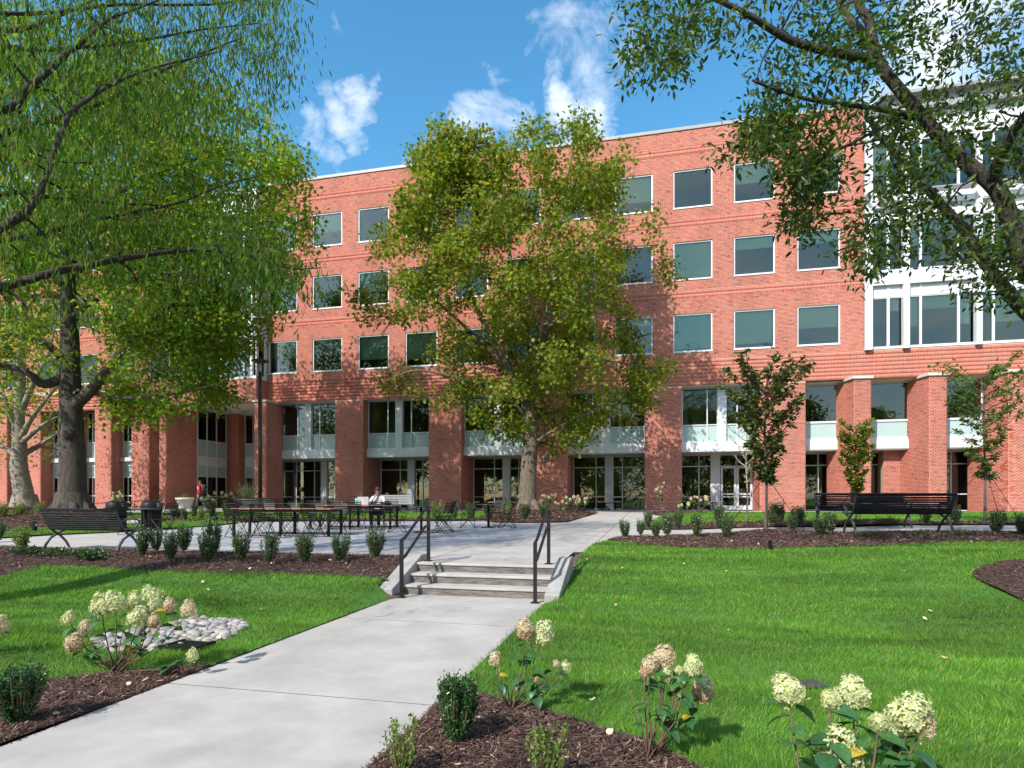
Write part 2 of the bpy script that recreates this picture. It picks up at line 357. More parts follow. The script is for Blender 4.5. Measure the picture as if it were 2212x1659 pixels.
def wob(x, y): return .5 * math.sin(x * 2.1 + 1.3 * math.sin(y * 1.7)) + .5 * math.sin(y * 2.9 + x * .8 + 2)
def sheet(name, poly, off, material, step=.3, zf=zg, mound=None, rough=0):
    vs, fs = cdt(poly, step); V = []
    for v in vs:
        z = zf(v.x, v.y) + off + rough * wob(v.x, v.y)
        if mound: z += mound(v.x, v.y)
        V.append((v.x, v.y, z))
    me = bpy.data.meshes.new(name); me.from_pydata(V, [], [tuple(f) for f in fs]); me.materials.append(M[material])
    me.polygons.foreach_set('use_smooth', [True] * len(me.polygons)); me.update()
    if len(me.polygons) and me.polygons[0].normal.z < 0: me.flip_normals()
    return tag(link(name, me), kind='structure')
def GP(lst): return [tuple(G(u, v)[:2]) for u, v in lst]

# base terrain
nx, ny = 200, 180; xs = np.linspace(-60, 40, nx); ys = np.linspace(-40, 50, ny)
V = [(x, y, zg(x, y) - .06) for y in ys for x in xs]
Fq = [(j * nx + i, j * nx + i + 1, (j + 1) * nx + i + 1, (j + 1) * nx + i) for j in range(ny - 1) for i in range(nx - 1)]
tag(link('ground', npmesh('ground', V, Fq, 'soil', True)), kind='structure')
mb = MB(); mb.add([(-1500, -1500, -.75), (1500, -1500, -.75), (1500, 1500, -.75), (-1500, 1500, -.75)], [(0, 1, 2, 3)])
tag(mb.build('far_ground', 'lawn'), kind='structure')

PX0, PX1 = -3.95, -1.60            # the lower path's edges
YB = 9.12                          # foot of the stairs
def clip(sub, cl):
    out = sub
    for i in range(len(cl)):
        a, b = cl[i], cl[(i + 1) % len(cl)]; inp, out = out, []
        side = lambda p: (b[0] - a[0]) * (p[1] - a[1]) - (b[1] - a[1]) * (p[0] - a[0])
        for k in range(len(inp)):
            p, q = inp[k - 1], inp[k]; sp, sq = side(p), side(q)
            if (sp >= 0) != (sq >= 0):
                t = sp / (sp - sq); out.append((p[0] + (q[0] - p[0]) * t, p[1] + (q[1] - p[1]) * t))
            if sq >= 0: out.append(q)
        if not out: return []
    return out
def slabs(root, regions, px, py, zf, gap=.012, x0=0, y0=0, name='slab', material='concrete', thick=.14, top=0, skip=None):
    for reg in regions:
        rx = [p[0] for p in reg]; ry = [p[1] for p in reg]
        i0, i1 = math.floor((min(rx) - x0) / px), math.ceil((max(rx) - x0) / px); j0, j1 = math.floor((min(ry) - y0) / py), math.ceil((max(ry) - y0) / py)
        for j in range(j0, j1):
            for i in range(i0, i1):
                g = gap / 2; c = [(x0 + i * px + g, y0 + j * py + g), (x0 + (i + 1) * px - g, y0 + j * py + g), (x0 + (i + 1) * px - g, y0 + (j + 1) * py - g), (x0 + i * px + g, y0 + (j + 1) * py - g)]
                c = clip(c, reg)
                if len(c) < 3: continue
                ar = abs(sum(c[k - 1][0] * c[k][1] - c[k][0] * c[k - 1][1] for k in range(len(c)))) / 2
                if ar < .02: continue
                cx = sum(p[0] for p in c) / len(c); cy = sum(p[1] for p in c) / len(c)
                if skip and skip(cx, cy, c): continue
                n = len(c); b = .004
                zt = [zf(*p) + top for p in c]; inn = [(p[0] + (cx - p[0]) * .0022, p[1] + (cy - p[1]) * .0022) for p in c]
                vs = [(p[0], p[1], z - thick) for p, z in zip(c, zt)] + [(p[0], p[1], z - b) for p, z in zip(c, zt)] + [(p[0], p[1], z) for p, z in zip(inn, zt)]
                fs = [tuple(range(2 * n, 3 * n))]
                for l in (0, 1): fs += [(l * n + k, l * n + (k + 1) % n, (l + 1) * n + (k + 1) % n, (l + 1) * n + k) for k in range(n)]
                m = MB(); m.add(vs, fs); m.mi = [0] + [1] * (2 * n); m.build(name, [material, 'soil'], root)
def setting(name):
    o = bpy.data.objects.new(name, None); C.objects.link(o); return tag(o, kind='structure')
path = setting('path')
slabs(path, [[(PX0, -1.6), (PX1, -1.6), (PX1, YB), (PX0, YB)]], 10, 2.85, lambda x, y: -.45, x0=-8, y0=-1.43, gap=.006)
plaza = setting('plaza')
CX, CY, CR = -8.9, 16.7, 5.9        # the round slate terrace
def in_circle(cx, cy, c): return all((p[0] - CX) ** 2 + (p[1] - CY) ** 2 < (CR - .1) ** 2 for p in c)
slabs(plaza, [[(-30, 10.55), (-1.6, 10.55), (-1.6, 33.9), (-30, 33.9)],
              [(-3.97, 9.72), (-1.6, 9.72), (-1.6, 10.55), (-3.97, 10.55)],
              [(-1.6, 9.72), (-1.38, 10.1), (-.95, 11.5), (-.2, 12.9), (.9, 13.6), (.9, 33.9), (-1.6, 33.9)],
              GP([(1385, 1162), (1640, 1153.5), (1640, 1138), (1385, 1145)]), GP([(1640, 1153.5), (2420, 1150), (2420, 1131), (1640, 1138)])], 2.6, 2.6, z_up, x0=-3.97, y0=10.55, skip=in_circle)
slabs(plaza, [[(-46, 31.6), (-30, 31.6), (-30, 33.9), (-46, 33.9)], [(.9, 32.3), (23, 32.3), (23, 33.9), (.9, 33.9)]], 2.6, 2.4, z_up, y0=31.6)
terrace = setting('slate_terrace')
circ = [(CX + CR * math.cos(a * math.pi / 36), CY + CR * math.sin(a * math.pi / 36)) for a in range(72)]
yy = CY - CR
row = 0
while yy < CY + CR:
    reg = clip(circ, [(-40, yy), (20, yy), (20, yy + .36), (-40, yy + .36)])
    if len(reg) > 2: slabs(terrace, [reg], 1.05, .36, z_up, gap=.01, x0=(row * .41) % 1.05, y0=yy, name='paver', material='slate', thick=.06, top=.006)
    yy += .36; row += 1

# lawns, beds
left_bed_edge = [(838, 1257), (827, 1252), (737, 1246), (540, 1240), (337, 1236), (200, 1226), (94, 1224), (40, 1236), (0, 1249), (-120, 1285)]
lawn_l = [(PX0, G(440, 1440).y)] + [(PX0 - .01, 6.5), (PX0 - .01, 8.69), (-4.22, 8.69), (-4.22, 9.0)] + GP(left_bed_edge) + [(-15, 8.2), (-16, 3)] + GP([(-300, 1560), (0, 1492), (85, 1476), (220, 1458), (350, 1448), (430, 1441)])
right_bed_edge = [(1312, 1169), (1350, 1174), (1400, 1180), (1500, 1186), (1560, 1189), (1700, 1187), (1900, 1181), (2212, 1174), (2400, 1170)]
fore_edge = [(1560, 1700), (1500, 1659), (1400, 1612), (1290, 1576), (1180, 1541), (1100, 1521), (1040, 1502), (970, 1500), (937, 1514)]
lawn_r = [(-1.37, 8.72), (-1.37, 10.1)] + GP([(1262, 1192), (1280, 1178)]) + GP(right_bed_edge) + [(15, 10.5), (16, 2), (3, .6), (.9, 1.6)] + GP(fore_edge) + [(PX1 + .01, G(937, 1514).y + .25), (PX1 + .01, 8.72)]
tree_ring = [(5.6 + 1.2 * math.cos(a * math.pi / 18) * (1 + .05 * math.sin(a * .9)), 9.7 + 1.2 * math.sin(a * math.pi / 18)) for a in range(36)]
left_patch = GP([(-60, 1168), (90, 1158), (290, 1149), (470, 1136), (522, 1130), (440, 1128), (330, 1130), (240, 1137), (120, 1142), (-60, 1152)])
oak_bed = GP([(-90, 1153), (60, 1151), (120, 1145), (230, 1136), (275, 1122), (200, 1113), (110, 1116), (30, 1122), (-90, 1128)])
back_strip = GP([(-90, 1113), (200, 1111), (340, 1110), (420, 1109), (600, 1107), (760, 1107), (1000, 1107), (1060, 1108), (1030, 1122), (900, 1124), (700, 1124), (520, 1124), (400, 1123), (340, 1119), (200, 1118), (-90, 1120)])
back_bed = GP([(330, 1118), (420, 1122), (520, 1123), (700, 1123.5), (1000, 1123), (1040, 1126), (700, 1127), (560, 1127), (470, 1129), (340, 1128)])
far_bed = GP([(-90, 1108), (110, 1105), (160, 1108), (100, 1112), (-90, 1114)])
maple_bed = GP([(1030, 1122), (1067, 1129.5), (1150, 1130), (1225, 1128.5), (1290, 1109), (1200, 1105), (1075, 1106)])
far_lawn = GP([(1372, 1139), (1400, 1130), (1440, 1113), (1475, 1109), (1800, 1109), (2400, 1109), (2400, 1128), (2100, 1131), (1900, 1131), (1700, 1130), (1560, 1131), (1460, 1137)])
far_strip = GP([(1378, 1141), (1460, 1136), (1560, 1130.5), (1700, 1129), (2400, 1128), (2400, 1134), (1800, 1138), (1600, 1141), (1500, 1144.5), (1390, 1146)])
wall_bed = GP([(1395, 1107.5), (1470, 1106.5), (1560, 1107), (1480, 1112), (1420, 1114)])
near_bed = GP([(1310, 1168), (1350, 1160), (1420, 1162), (1520, 1156), (1640, 1153), (1800, 1153), (2100, 1152), (2420, 1150)] + [(2400, 1171), (2212, 1175), (1900, 1182), (1700, 1188), (1560, 1190), (1500, 1187), (1400, 1181), (1350, 1175)])
left_bed = [(-4.21, 10.54), (-4.21, 8.95)] + GP(left_bed_edge) + [(-16, 8.0), (-17, 10.54)]
fore_left = [(PX0 - .005, 1.0), (PX0 - .005, G(445, 1438).y)] + GP([(430, 1439), (350, 1446), (220, 1456), (85, 1474), (0, 1490), (-320, 1560)]) + [(-7, 1.0)]
fore_right = [(PX1 + .005, .8), (1.3, .8)] + GP(fore_edge) + [(PX1 + .005, G(937, 1514).y + .2)]
zl = zg
bump_at = lambda cx, cy, h, r: (lambda x, y: h * math.exp(-((x - cx) ** 2 + (y - cy) ** 2) / (r * r)))
OAK, FAROAK, MAPLE = (-24.7, 21.4), (-35.0, 27.4), (-6.1, 29.0)
beds = [('mulch_bed', left_bed, .015, None), ('mulch_bed', fore_left, .012, None), ('mulch_bed', fore_right, .012, None), ('mulch_bed', near_bed, .03, bump_at(*G(1654, 1160)[:2], .12, 1.0)),
        ('mulch_bed', oak_bed, .03, bump_at(*OAK, .32, 2.6)), ('mulch_bed', back_bed, .035, None), ('mulch_bed', far_bed, .03, bump_at(*FAROAK, .25, 2.0)), ('mulch_bed', maple_bed, .03, bump_at(*MAPLE, .17, 2.2)),
        ('mulch_bed', far_strip, .035, None), ('mulch_bed', wall_bed, .03, None), ('mulch_bed', tree_ring, .03, bump_at(5.6, 9.7, .1, 1.0))]
for nm, poly, off, mound in beds: sheet(nm, poly, off, 'mulch', .3, zl, mound, .012)
lawns = [(lawn_l, .012, .22), (lawn_r, .012, .25), (left_patch, .04, .3), (back_strip, .04, .5), (far_lawn, .04, .5)]
for poly, off, st in lawns: sheet('lawn', poly, off, 'lawn', st, zl, None, .008)

# stairs
st = thing('concrete_stairs', 'three wide weathered concrete steps between sloping side walls', 'stairs', (0, 0, 0))
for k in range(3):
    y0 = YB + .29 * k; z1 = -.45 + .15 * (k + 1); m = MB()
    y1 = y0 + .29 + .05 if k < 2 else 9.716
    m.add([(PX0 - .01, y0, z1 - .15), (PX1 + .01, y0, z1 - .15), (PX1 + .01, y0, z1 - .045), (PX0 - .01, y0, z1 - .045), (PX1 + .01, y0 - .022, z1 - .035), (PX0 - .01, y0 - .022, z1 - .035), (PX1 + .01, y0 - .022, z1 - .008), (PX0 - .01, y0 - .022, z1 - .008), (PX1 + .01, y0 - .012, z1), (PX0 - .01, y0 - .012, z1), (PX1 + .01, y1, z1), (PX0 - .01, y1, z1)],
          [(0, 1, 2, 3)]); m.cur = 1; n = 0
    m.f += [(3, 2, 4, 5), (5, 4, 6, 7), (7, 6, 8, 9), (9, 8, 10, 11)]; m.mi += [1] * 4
    m.build('step', ['riser_dark', 'concrete'], st)
for xa, xb in ((-4.21, -3.96), (-1.59, -1.37)):
    m = MB(); prof = [(8.70, -.60), (8.70, -.315), (8.72, -.30), (8.80, -.28), (9.90, .105), (10.13, .115), (10.15, .10), (10.15, -.60)]
    n = len(prof); m.add([(xa, y, z) for y, z in prof] + [(xb, y, z) for y, z in prof], [tuple(range(n)), tuple(range(2 * n - 1, n - 1, -1))] + [(i, n + i, n + (i + 1) % n, (i + 1) % n) for i in range(n)])
    o = m.build('side_wall', 'step_concrete', st); bv = o.modifiers.new('edge', 'BEVEL'); bv.width = .012; bv.segments = 2; bv.limit_method = 'ANGLE'
for i, X in enumerate((-3.84, -1.74)):
    lab = ['black steel stair handrail beside the shrub bed side of the steps', 'black steel stair handrail on the open lawn side of the steps'][i]
    hr = thing('stair_handrail', lab, 'handrail', (X, 8.78, -.45), 0, 'handrails flanking the steps')
    dy = 1.14
    MB().cbox((0, 0, .44), (.05, .05, .88)).build('post', 'rail_metal', hr); MB().cbox((0, dy, .45 + .44), (.05, .05, .88)).build('post', 'rail_metal', hr)
    MB().cbox((0, 0, .006), (.12, .12, .012)).build('base_plate', 'rail_metal', hr); MB().cbox((0, dy, .456), (.12, .12, .012)).build('base_plate', 'rail_metal', hr)
    for h in (.89, .60):
        MB().tube([(0, -.02, h), (0, .12, h + .02), (0, dy - .16, h + .45), (0, dy, h + .455), (0, dy + .03, h + .455)], .024, 10).build('rail', 'rail_metal', hr, True)

# ------------------------------------------------------------------ the brick building
YF = 34.6; ZB = .30; ZR = 21.15; BAND0, BAND1 = 7.19, 8.62
bld = thing('brick_building', 'long five storey red brick building with rows of square white framed windows', 'building', (-8, YF, ZB))
ORG = Vector((-8, YF, ZB))
def bp(m, name, material, parent=None, **k):                 # a building part given in world coordinates
    m.v = [(x - ORG.x, y - ORG.y, z - ORG.z) for x, y, z in m.v]; return m.build(name, material, parent or bld, **k)
WX = [-24.32 + 3.145 * k for k in range(11)]; WW = 2.05
ROWS = [(9.06, 11.12), (13.0, 15.06), (16.92, 18.98)]
LW = [-42.97 + 3.145 * k for k in range(-2, 4)]
wins = [(x, x + WW, a, b) for a, b in ROWS for x in WX]
lwins = [(x, x + WW, a, b) for a, b in ROWS for x in LW]
BAYS = [(-25.0, -19.6), (-17.7, -13.37), (-11.35, -7.02), (-5.0, -.67), (1.3, 5.3)]
bays = [(a, b, ZB - 1, BAND0) for a, b in BAYS]
LSL = [(-36.65 - 3.07 * k, -34.95 - 3.07 * k) for k in range(4, -1, -1)] + [(-33.52, -31.4)]
lsl = [(a, b, ZB - 1, BAND0 + .03) for a, b in LSL]
def wall_sheet(x0, x1, z0, z1, holes, y, rev, name, material='mortar', back=.3):
    """upright wall in the plane y with openings whose reveals run rev deep"""
    xs = sorted({x0, x1} | {min(max(h[i], x0), x1) for h in holes for i in (0, 1)}); zs = sorted({z0, z1} | {min(max(h[i], z0), z1) for h in holes for i in (2, 3)}); m = MB()
    for i in range(len(xs) - 1):
        for j in range(len(zs) - 1):
            cx, cz = (xs[i] + xs[i + 1]) / 2, (zs[j] + zs[j + 1]) / 2
            if any(h[0] < cx < h[1] and h[2] < cz < h[3] for h in holes): continue
            for yy, o in ((y, 1), (y + back, -1)):
                q = [(xs[i], yy, zs[j]), (xs[i + 1], yy, zs[j]), (xs[i + 1], yy, zs[j + 1]), (xs[i], yy, zs[j + 1])]; m.add(q, [(0, 1, 2, 3)[::o]])
    for h in holes:
        a, b, c, d = max(h[0], x0), min(h[1], x1), max(h[2], z0), min(h[3], z1); r = rev(h) if callable(rev) else rev
        m.add([(a, y, c), (b, y, c), (b, y, d), (a, y, d), (a, y + r, c), (b, y + r, c), (b, y + r, d), (a, y + r, d)], [(0, 3, 7, 4), (1, 5, 6, 2), (3, 2, 6, 7), (0, 4, 5, 1)])
    return bp(m, name, material)
wall_sheet(-24.5, 10.28, BAND0, ZR, wins, YF, .14, 'wall')
wall_sheet(-19.6, 7.53, ZB - 1, BAND0, bays[1:], YF, .6, 'wall')
wall_sheet(-54, -31.0, ZB - 1, ZR, lwins + lsl, YF, .14, 'wall')
m = MB(); m.box(10.28, 24, YF, YF + .3, BAND0, BAND1 + .05); bp(m, 'wall', 'mortar')

# --- bricks: every one its own small block standing proud of the mortar
BR = []          # (origin, direction, normal, x0, x1, z0, z1, soldier)
CH, BL, JT = .0677, .2032, .010
def lay(O, e, n, a, b, z0, z1, holes=(), kind='run', zbase=ZB):
    """fill a to b, z0 to z1 on the upright plane through O along e with bricks, leaving the holes"""
    ch, bl = (CH, BL) if kind == 'run' else (BL, CH)
    k0 = math.ceil((z0 - zbase) / ch - .01); k = k0
    if kind != 'run': zbase = z0; k = 0
    while zbase + (k + 1) * ch <= z1 + .01:
        za, zb = zbase + k * ch + JT / 2, zbase + (k + 1) * ch - JT / 2; zc = (za + zb) / 2
        iv = [(a, b)]
        for h in holes:
            if h[2] < zc < h[3]:
                iv = [p for (s, t) in iv for p in ((s, min(t, h[0])), (max(s, h[1]), t)) if p[1] - p[0] > .02]
        for s, t in iv:
            i = math.floor((s - a) / bl) - 1; off = (bl / 2 if (k % 2 and kind == 'run') else 0)
            while True:
                xa = a + off + i * bl + JT / 2; xb = xa + bl - JT; i += 1
                if xa >= t - .01: break
                xa2, xb2 = max(xa, s + .002), min(xb, t - .002)
                if xb2 - xa2 > .02: BR.append((*O, *e, *n, xa2, xb2, za, zb, 0 if kind == 'run' else 1))
        k += 1
FX, FN = (1, 0), (0, -1)
belts = [(11.98, 12.39), (15.90, 16.31), (19.86, 20.27)]
bholes = [(-60, 60, a, b) for a, b in belts]
band = [(-60, 60, BAND0, BAND1)]
O = (0, YF)
lay(O, FX, FN, -24.5, 10.28, BAND0, ZR, wins + bholes + band)
lay(O, FX, FN, -54, -31.0, ZB, ZR, lwins + lsl + bholes + band)
lay(O, FX, FN, -19.6, 7.53, ZB, BAND0, bays)
for a, b in belts: lay(O, FX, FN, -24.5, 10.28, a, b, (), 'sol'); lay(O, FX, FN, -54, -31.0, a, b, (), 'sol')
lay(O, FX, FN, -24.5, 24, BAND0, BAND1, (), 'sol'); lay(O, FX, FN, -54, -31.0, BAND0 + .03, BAND1, (), 'sol')
# left reveals of the bays and the slit windows (they face right)
for (a, b) in BAYS[1:]: lay((a, YF), (0, 1), (1, 0), 0, .68, ZB, BAND0); lay((a, YF), (0, 1), (1, 0), .68, 2.5, ZB, 3.6); lay((b, YF), (0, 1), (-1, 0), 0, .68, ZB, BAND0); lay((b, YF), (0, 1), (-1, 0), .68, 2.5, ZB, 3.6)
for (a, b) in LSL: lay((a, YF), (0, 1), (1, 0), 0, 1.0, ZB, BAND0)
for (a, b) in BAYS:
    m = MB(); m.box(a - .3, a - .001, YF + .3, YF + 2.6, ZB - 1, BAND0); bp(m, 'reveal_wall', 'mortar'); m = MB(); m.box(b + .001, b + .3, YF + .3, YF + 2.6, ZB - 1, BAND0); bp(m, 'reveal_wall', 'mortar')
for (a, b) in LSL: m = MB(); m.box(a - .3, a - .001, YF + .3, YF + 1.2, ZB - 1, BAND0); bp(m, 'reveal_wall', 'mortar')
def pier(poly, faces, capz=7.10, capd=.09, name='pier'):
    """free standing brick pier on the plan outline poly, stone cap on top; faces: the edges to clad"""
    m = MB(); m.prism(poly, ZB - 1, capz); p = bp(m, name, 'mortar')
    for i in faces:
        a, b = Vector(poly[i]), Vector(poly[(i + 1) % len(poly)]); e = (b - a); L = e.length; e /= L
        lay(tuple(a), tuple(e), (e.y, -e.x), 0, L, ZB, capz)
    cx = sum(q[0] for q in poly) / len(poly); cy = sum(q[1] for q in poly) / len(poly)
    c = MB(); g = lambda q: (q[0] + capd * (1 if q[0] > cx else -1), q[1] + (capd if q[1] > cy else -capd))
    c.prism([g(q) for q in poly], capz + .001, capz + .13); bp(c, 'stone_cap', 'cap_stone', None)
    return p
# wedge shaped piers under the glazed bay on the right
for x in (9.1, 12.45, 15.8, 19.15): pier([(x + 1.35, 36.4), (x - .12, 36.4), (x + .55, 33.95), (x + 1.35, 34.05)], (1, 2, 3))
pier([(-24.55, 35.25), (-24.55, 33.5), (-23.72, 33.5), (-23.72, 35.25)], (0, 1, 2))
pier([(-31.9, 34.3), (-31.45, 33.3), (-31.0, 33.35), (-30.75, 35.8), (-31.9, 35.8)], (0, 1, 2))
# brick fascia of the projecting left bay
m = MB(); m.box(-31.0, -24.5, 33.6, YF, BAND0, BAND1); bp(m, 'bay_fascia', 'mortar')
lay((0, 33.6), FX, FN, -31.0, -24.5, BAND0, BAND1); lay((-24.5, 33.6), (0, 1), (1, 0), 0, 1.0, BAND0, BAND1); lay((-31.0, 33.6), (0, 1), (-1, 0), 0, 1.0, BAND0, BAND1)
# entrance recess below it
m = MB(); m.box(-30.4, -29.75, 38.75, 39.6, ZB - 1, BAND0); bp(m, 'pier', 'mortar'); lay((-29.75, 38.75), (0, 1), (1, 0), 0, .7, ZB, BAND0); lay((-30.7, 38.75), FX, FN, 0, .95, ZB, BAND0)
m = MB(); m.box(-31.0, -24.55, 33.65, 39.6, BAND0 + .05, BAND0 + .12); bp(m, 'soffit', 'soffit')

lay((0, 36.0), FX, FN, 11.65, 12.6, ZB, 3.58)
A = np.array(BR, np.float64)
org, e, n = A[:, 0:2], A[:, 2:4], A[:, 4:6]; xa, xb, za, zb = A[:, 6], A[:, 7], A[:, 8], A[:, 9]; sol = A[:, 10] > .5
PR = .007
def corner(x, z, d): xy = org + e * x[:, None] + n * d; return np.stack([xy[:, 0] - ORG.x, xy[:, 1] - ORG.y, z - ORG.z], 1)
rnd = rng.uniform(-.0015, .0015, len(A))[:, None]
Vb = np.stack([corner(xa, za, -.004), corner(xb, za, -.004), corner(xb, zb, -.004), corner(xa, zb, -.004)] + [corner(xa, za, PR) + np.c_[n * rnd, np.zeros(len(A))], corner(xb, za, PR) + np.c_[n * rnd, np.zeros(len(A))], corner(xb, zb, PR) + np.c_[n * rnd, np.zeros(len(A))], corner(xa, zb, PR) + np.c_[n * rnd, np.zeros(len(A))]], 1)
cen = np.stack([org[:, 0] + e[:, 0] * (xa + xb) / 2, org[:, 1] + e[:, 1] * (xa + xb) / 2, (za + zb) / 2], 1)
dep = -cen[:, 0] * SA + cen[:, 1] * CA; uu = 1106 + FPX * (cen[:, 0] * CA + cen[:, 1] * SA) / dep; vv = HOR - FPX * (cen[:, 2] - ZC) / dep
full = (np.abs((xb - xa) - (BL - JT)) < 1e-4) & (~sol) & (uu < 2190) & (vv > 740) & (vv < 1090) & (n[:, 1] < -.1)
near = np.where(full)[0]; near = near[np.argsort(dep[near])][:300]
isn = np.zeros(len(A), bool); isn[near] = True
FB = np.array([(4, 5, 6, 7), (0, 1, 5, 4), (1, 2, 6, 5), (2, 3, 7, 6), (3, 0, 4, 7)])
def bmesh_np(name, sel, material):
    v = Vb[sel].reshape(-1, 3); k = int(sel.sum()); f = (FB[None] + (np.arange(k) * 8)[:, None, None]).reshape(-1, 4)
    o = link(name, npmesh(name, v, f, material), bld); o['kind'] = 'stuff'; return o
bmesh_np('brickwork', (~sol) & (~isn), 'brick'); bmesh_np('soldier_brickwork', sol, 'soldier')
bm1 = MB(); h1, h2 = (BL - JT) / 2, (CH - JT) / 2
bm1.add([(-h1, .004, -h2), (h1, .004, -h2), (h1, .004, h2), (-h1, .004, h2), (-h1, -PR, -h2), (h1, -PR, -h2), (h1, -PR, h2), (-h1, -PR, h2)], [tuple(f) for f in FB])
tints = []
for i, c in enumerate((B1, B2, B3, (.39, .085, .05), B4)):
    mat('brick_single%d' % i, c, rough=.85, spec=.25, var=.16, scale=3); tints.append(bm1.mesh('brick', 'brick_single%d' % i))
for k in near:
    me = tints[random.choices(range(5), (5, 3, 4, 5, 1))[0]]
    link('brick', me, bld, loc=(cen[k, 0] - ORG.x, cen[k, 1] - ORG.y, cen[k, 2] - ORG.z), rot=(0, 0, math.atan2(e[k, 1], e[k, 0])))

# --- dark shadow joints along the belts, parapet coping
for z in [z for ab in belts for z in ab] + [BAND1 + .045]:
    for x0, x1 in ((-24.5, 10.28), (-54, -31.0)): m = MB(); m.box(x0, x1, YF - .014, YF + .02, z - .024, z); bp(m, 'belt_ledge', 'brick_single1')
for x0, x1 in ((-24.4, 10.28), (-54, -31.0)): m = MB(); m.box(x0, x1, YF - .06, YF + .4, ZR, ZR + .17); bp(m, 'coping', 'coping')

# --- floors, ceilings and walls inside
for z in (3.66, 7.85, 11.75, 15.68, 19.6):
    for x0, x1 in ((-54, -31.2), (-24.95, 24)) if z < 4 else ((-54, 24),): m = MB(); m.box(x0, x1, YF + .75, 44, z, z + .28); bp(m, 'ceiling', 'inside_ceiling')
m = MB(); m.box(-54, 24, 44, 44.3, ZB, ZR)
for x in (-54, -47, -39.9, -33.6, -24.9, -18.6, -12.3, -6, .3, 6.6, 9.75, 17, 23.8): m.box(x, x + .15, YF + (1.2 if x < -31 else 2.65), 43.99, ZB, ZR)
for k, x in enumerate(WX[1::2]): m.box(x + 2.5, x + 2.6, YF + .4, 39, BAND1, ZR)
bp(m, 'inside_wall', 'inside_wall')
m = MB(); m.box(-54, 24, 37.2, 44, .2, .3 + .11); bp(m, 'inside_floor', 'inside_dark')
m = MB(); m.box(-54, 24, YF + .4, 44, ZR - .3, ZR - .1); bp(m, 'roof', 'coping')
m = MB(); m.box(-54.3, -54, YF, 44, ZB - 1, ZR); m.box(24, 24.3, YF, 44, ZB - 1, ZR); m.box(-54, 24, 44.3, 44.6, ZB - 1, ZR); bp(m, 'outer_wall', 'brick_single0')

# --- square windows
def pane(parent, x0, x1, y, z0, z1, material='glass', name='pane'):
    m = MB(); m.box(x0, x1, y, y + .012, z0, z1); return bp(m, name, material, parent)
BLIND = {(8, 0): .93, (9, 0): .88, (10, 0): .55, (8, 1): .95, (9, 1): .3, (10, 1): .3, (8, 2): 0, (9, 2): .5, (10, 2): .42, (0, 0): .52, (1, 0): .5, (2, 0): .72, (0, 1): .2, (1, 1): 0, (2, 1): .6, (1, 2): .55, (2, 2): 0, (7, 0): .2, (6, 0): .98, (3, 0): .8}
def square_window(x, z0, z1, blind, y=YF):
    fr = MB(); w = .065; yy = y + .10
    for q in ((x, x + w, z0, z1), (x + WW - w, x + WW, z0, z1), (x + w, x + WW - w, z1 - w, z1), (x + w, x + WW - w, z0, z0 + w)): fr.box(q[0], q[1], y + .045, yy + .06, q[2], q[3])
    fr.box(x - .02, x + WW + .02, y - .035, y + .05, z0 - .05, z0 - .002)
    f = bp(fr, 'window', 'white_metal')
    pane(f, x + w, x + WW - w, yy, z0 + w, z1 - w)
    if blind > .02:
        m = MB(); m.box(x + w + .02, x + WW - w - .02, yy + .10, yy + .11, z1 - w - (z1 - z0 - 2 * w) * blind, z1 - w); bp(m, 'blind', 'shade', f)
for r, (a, b) in enumerate(ROWS):
    for k, x in enumerate(WX): square_window(x, a, b, BLIND.get((k, r), random.choice((0, .2, .35, .5, .7))))
    for x in LW: square_window(x, a, b, random.choice((.2, .4, .6)))

# --- two storey glazed bays between the piers
def storefront(x0, x1, y, z0, z1, xs, zs, mats, col=None, t=.055, gl='glass_low', dp=.11):
    """aluminium frame with mullions at xs, transoms at zs; mats: pane material per tier from the bottom"""
    fr = MB()
    for x in [x0 + t / 2] + list(xs) + [x1 - t / 2]: fr.box(x - t / 2, x + t / 2, y - dp / 2, y + dp / 2, z0, z1)
    for z in [z0 + t / 2] + list(zs) + [z1 - t / 2]: fr.box(x0 + .001, x1 - .001, y - dp / 2 + .004, y + dp / 2 - .004, z - t / 2, z + t / 2)
    f = bp(fr, 'bay_frame', 'white_metal')
    X = [x0 + t] + [v for x in xs for v in (x - t / 2, x + t / 2)] + [x1 - t]; Z = [z0 + t] + [v for z in zs for v in (z - t / 2, z + t / 2)] + [z1 - t]
    for i in range(0, len(X), 2):
        if col and col[0] - .1 < (X[i] + X[i + 1]) / 2 < col[1] + .1: continue
        for j in range(0, len(Z), 2): pane(f, X[i], X[i + 1], y, Z[j], Z[j + 1], mats[j // 2], {'frosted': 'spandrel_panel'}.get(mats[j // 2], 'pane'))
    if col:
        m = MB(); m.box(col[0], col[1], y - .16, y + .16, z0 + .002, z1 - .002); bp(m, 'column_cover', 'white_metal', f)
    return f
def bay(a, b, mul, col, low_mul, low_col, lowb=None):
    f = storefront(a + .02, b - .001, 35.3, 4.16, BAND0 - .02, mul, [5.12], ['frosted', 'glass_low'], col)
    m = MB(); m.box(a + .01, b - .003, 35.12, 35.5, 3.64, 4.155); m.box(a + .01, b - .003, 35.5, 37.3, 3.6, 3.64); bp(m, 'fascia_panel', 'white_metal', f)
    m = MB(); m.box(a + .01, b - .003, YF + .03, 35.6, BAND0 - .03, BAND0 - .004); bp(m, 'head_trim', 'white_metal', f)
    return storefront(lowb or a + .02, b - .001, 37.1, ZB + .1, 3.6, low_mul, [1.16, 2.93], ['glass_low', 'glass_low', 'shade_glass'], low_col)
glassmat('shade_glass', (.30, .31, .26), .04)
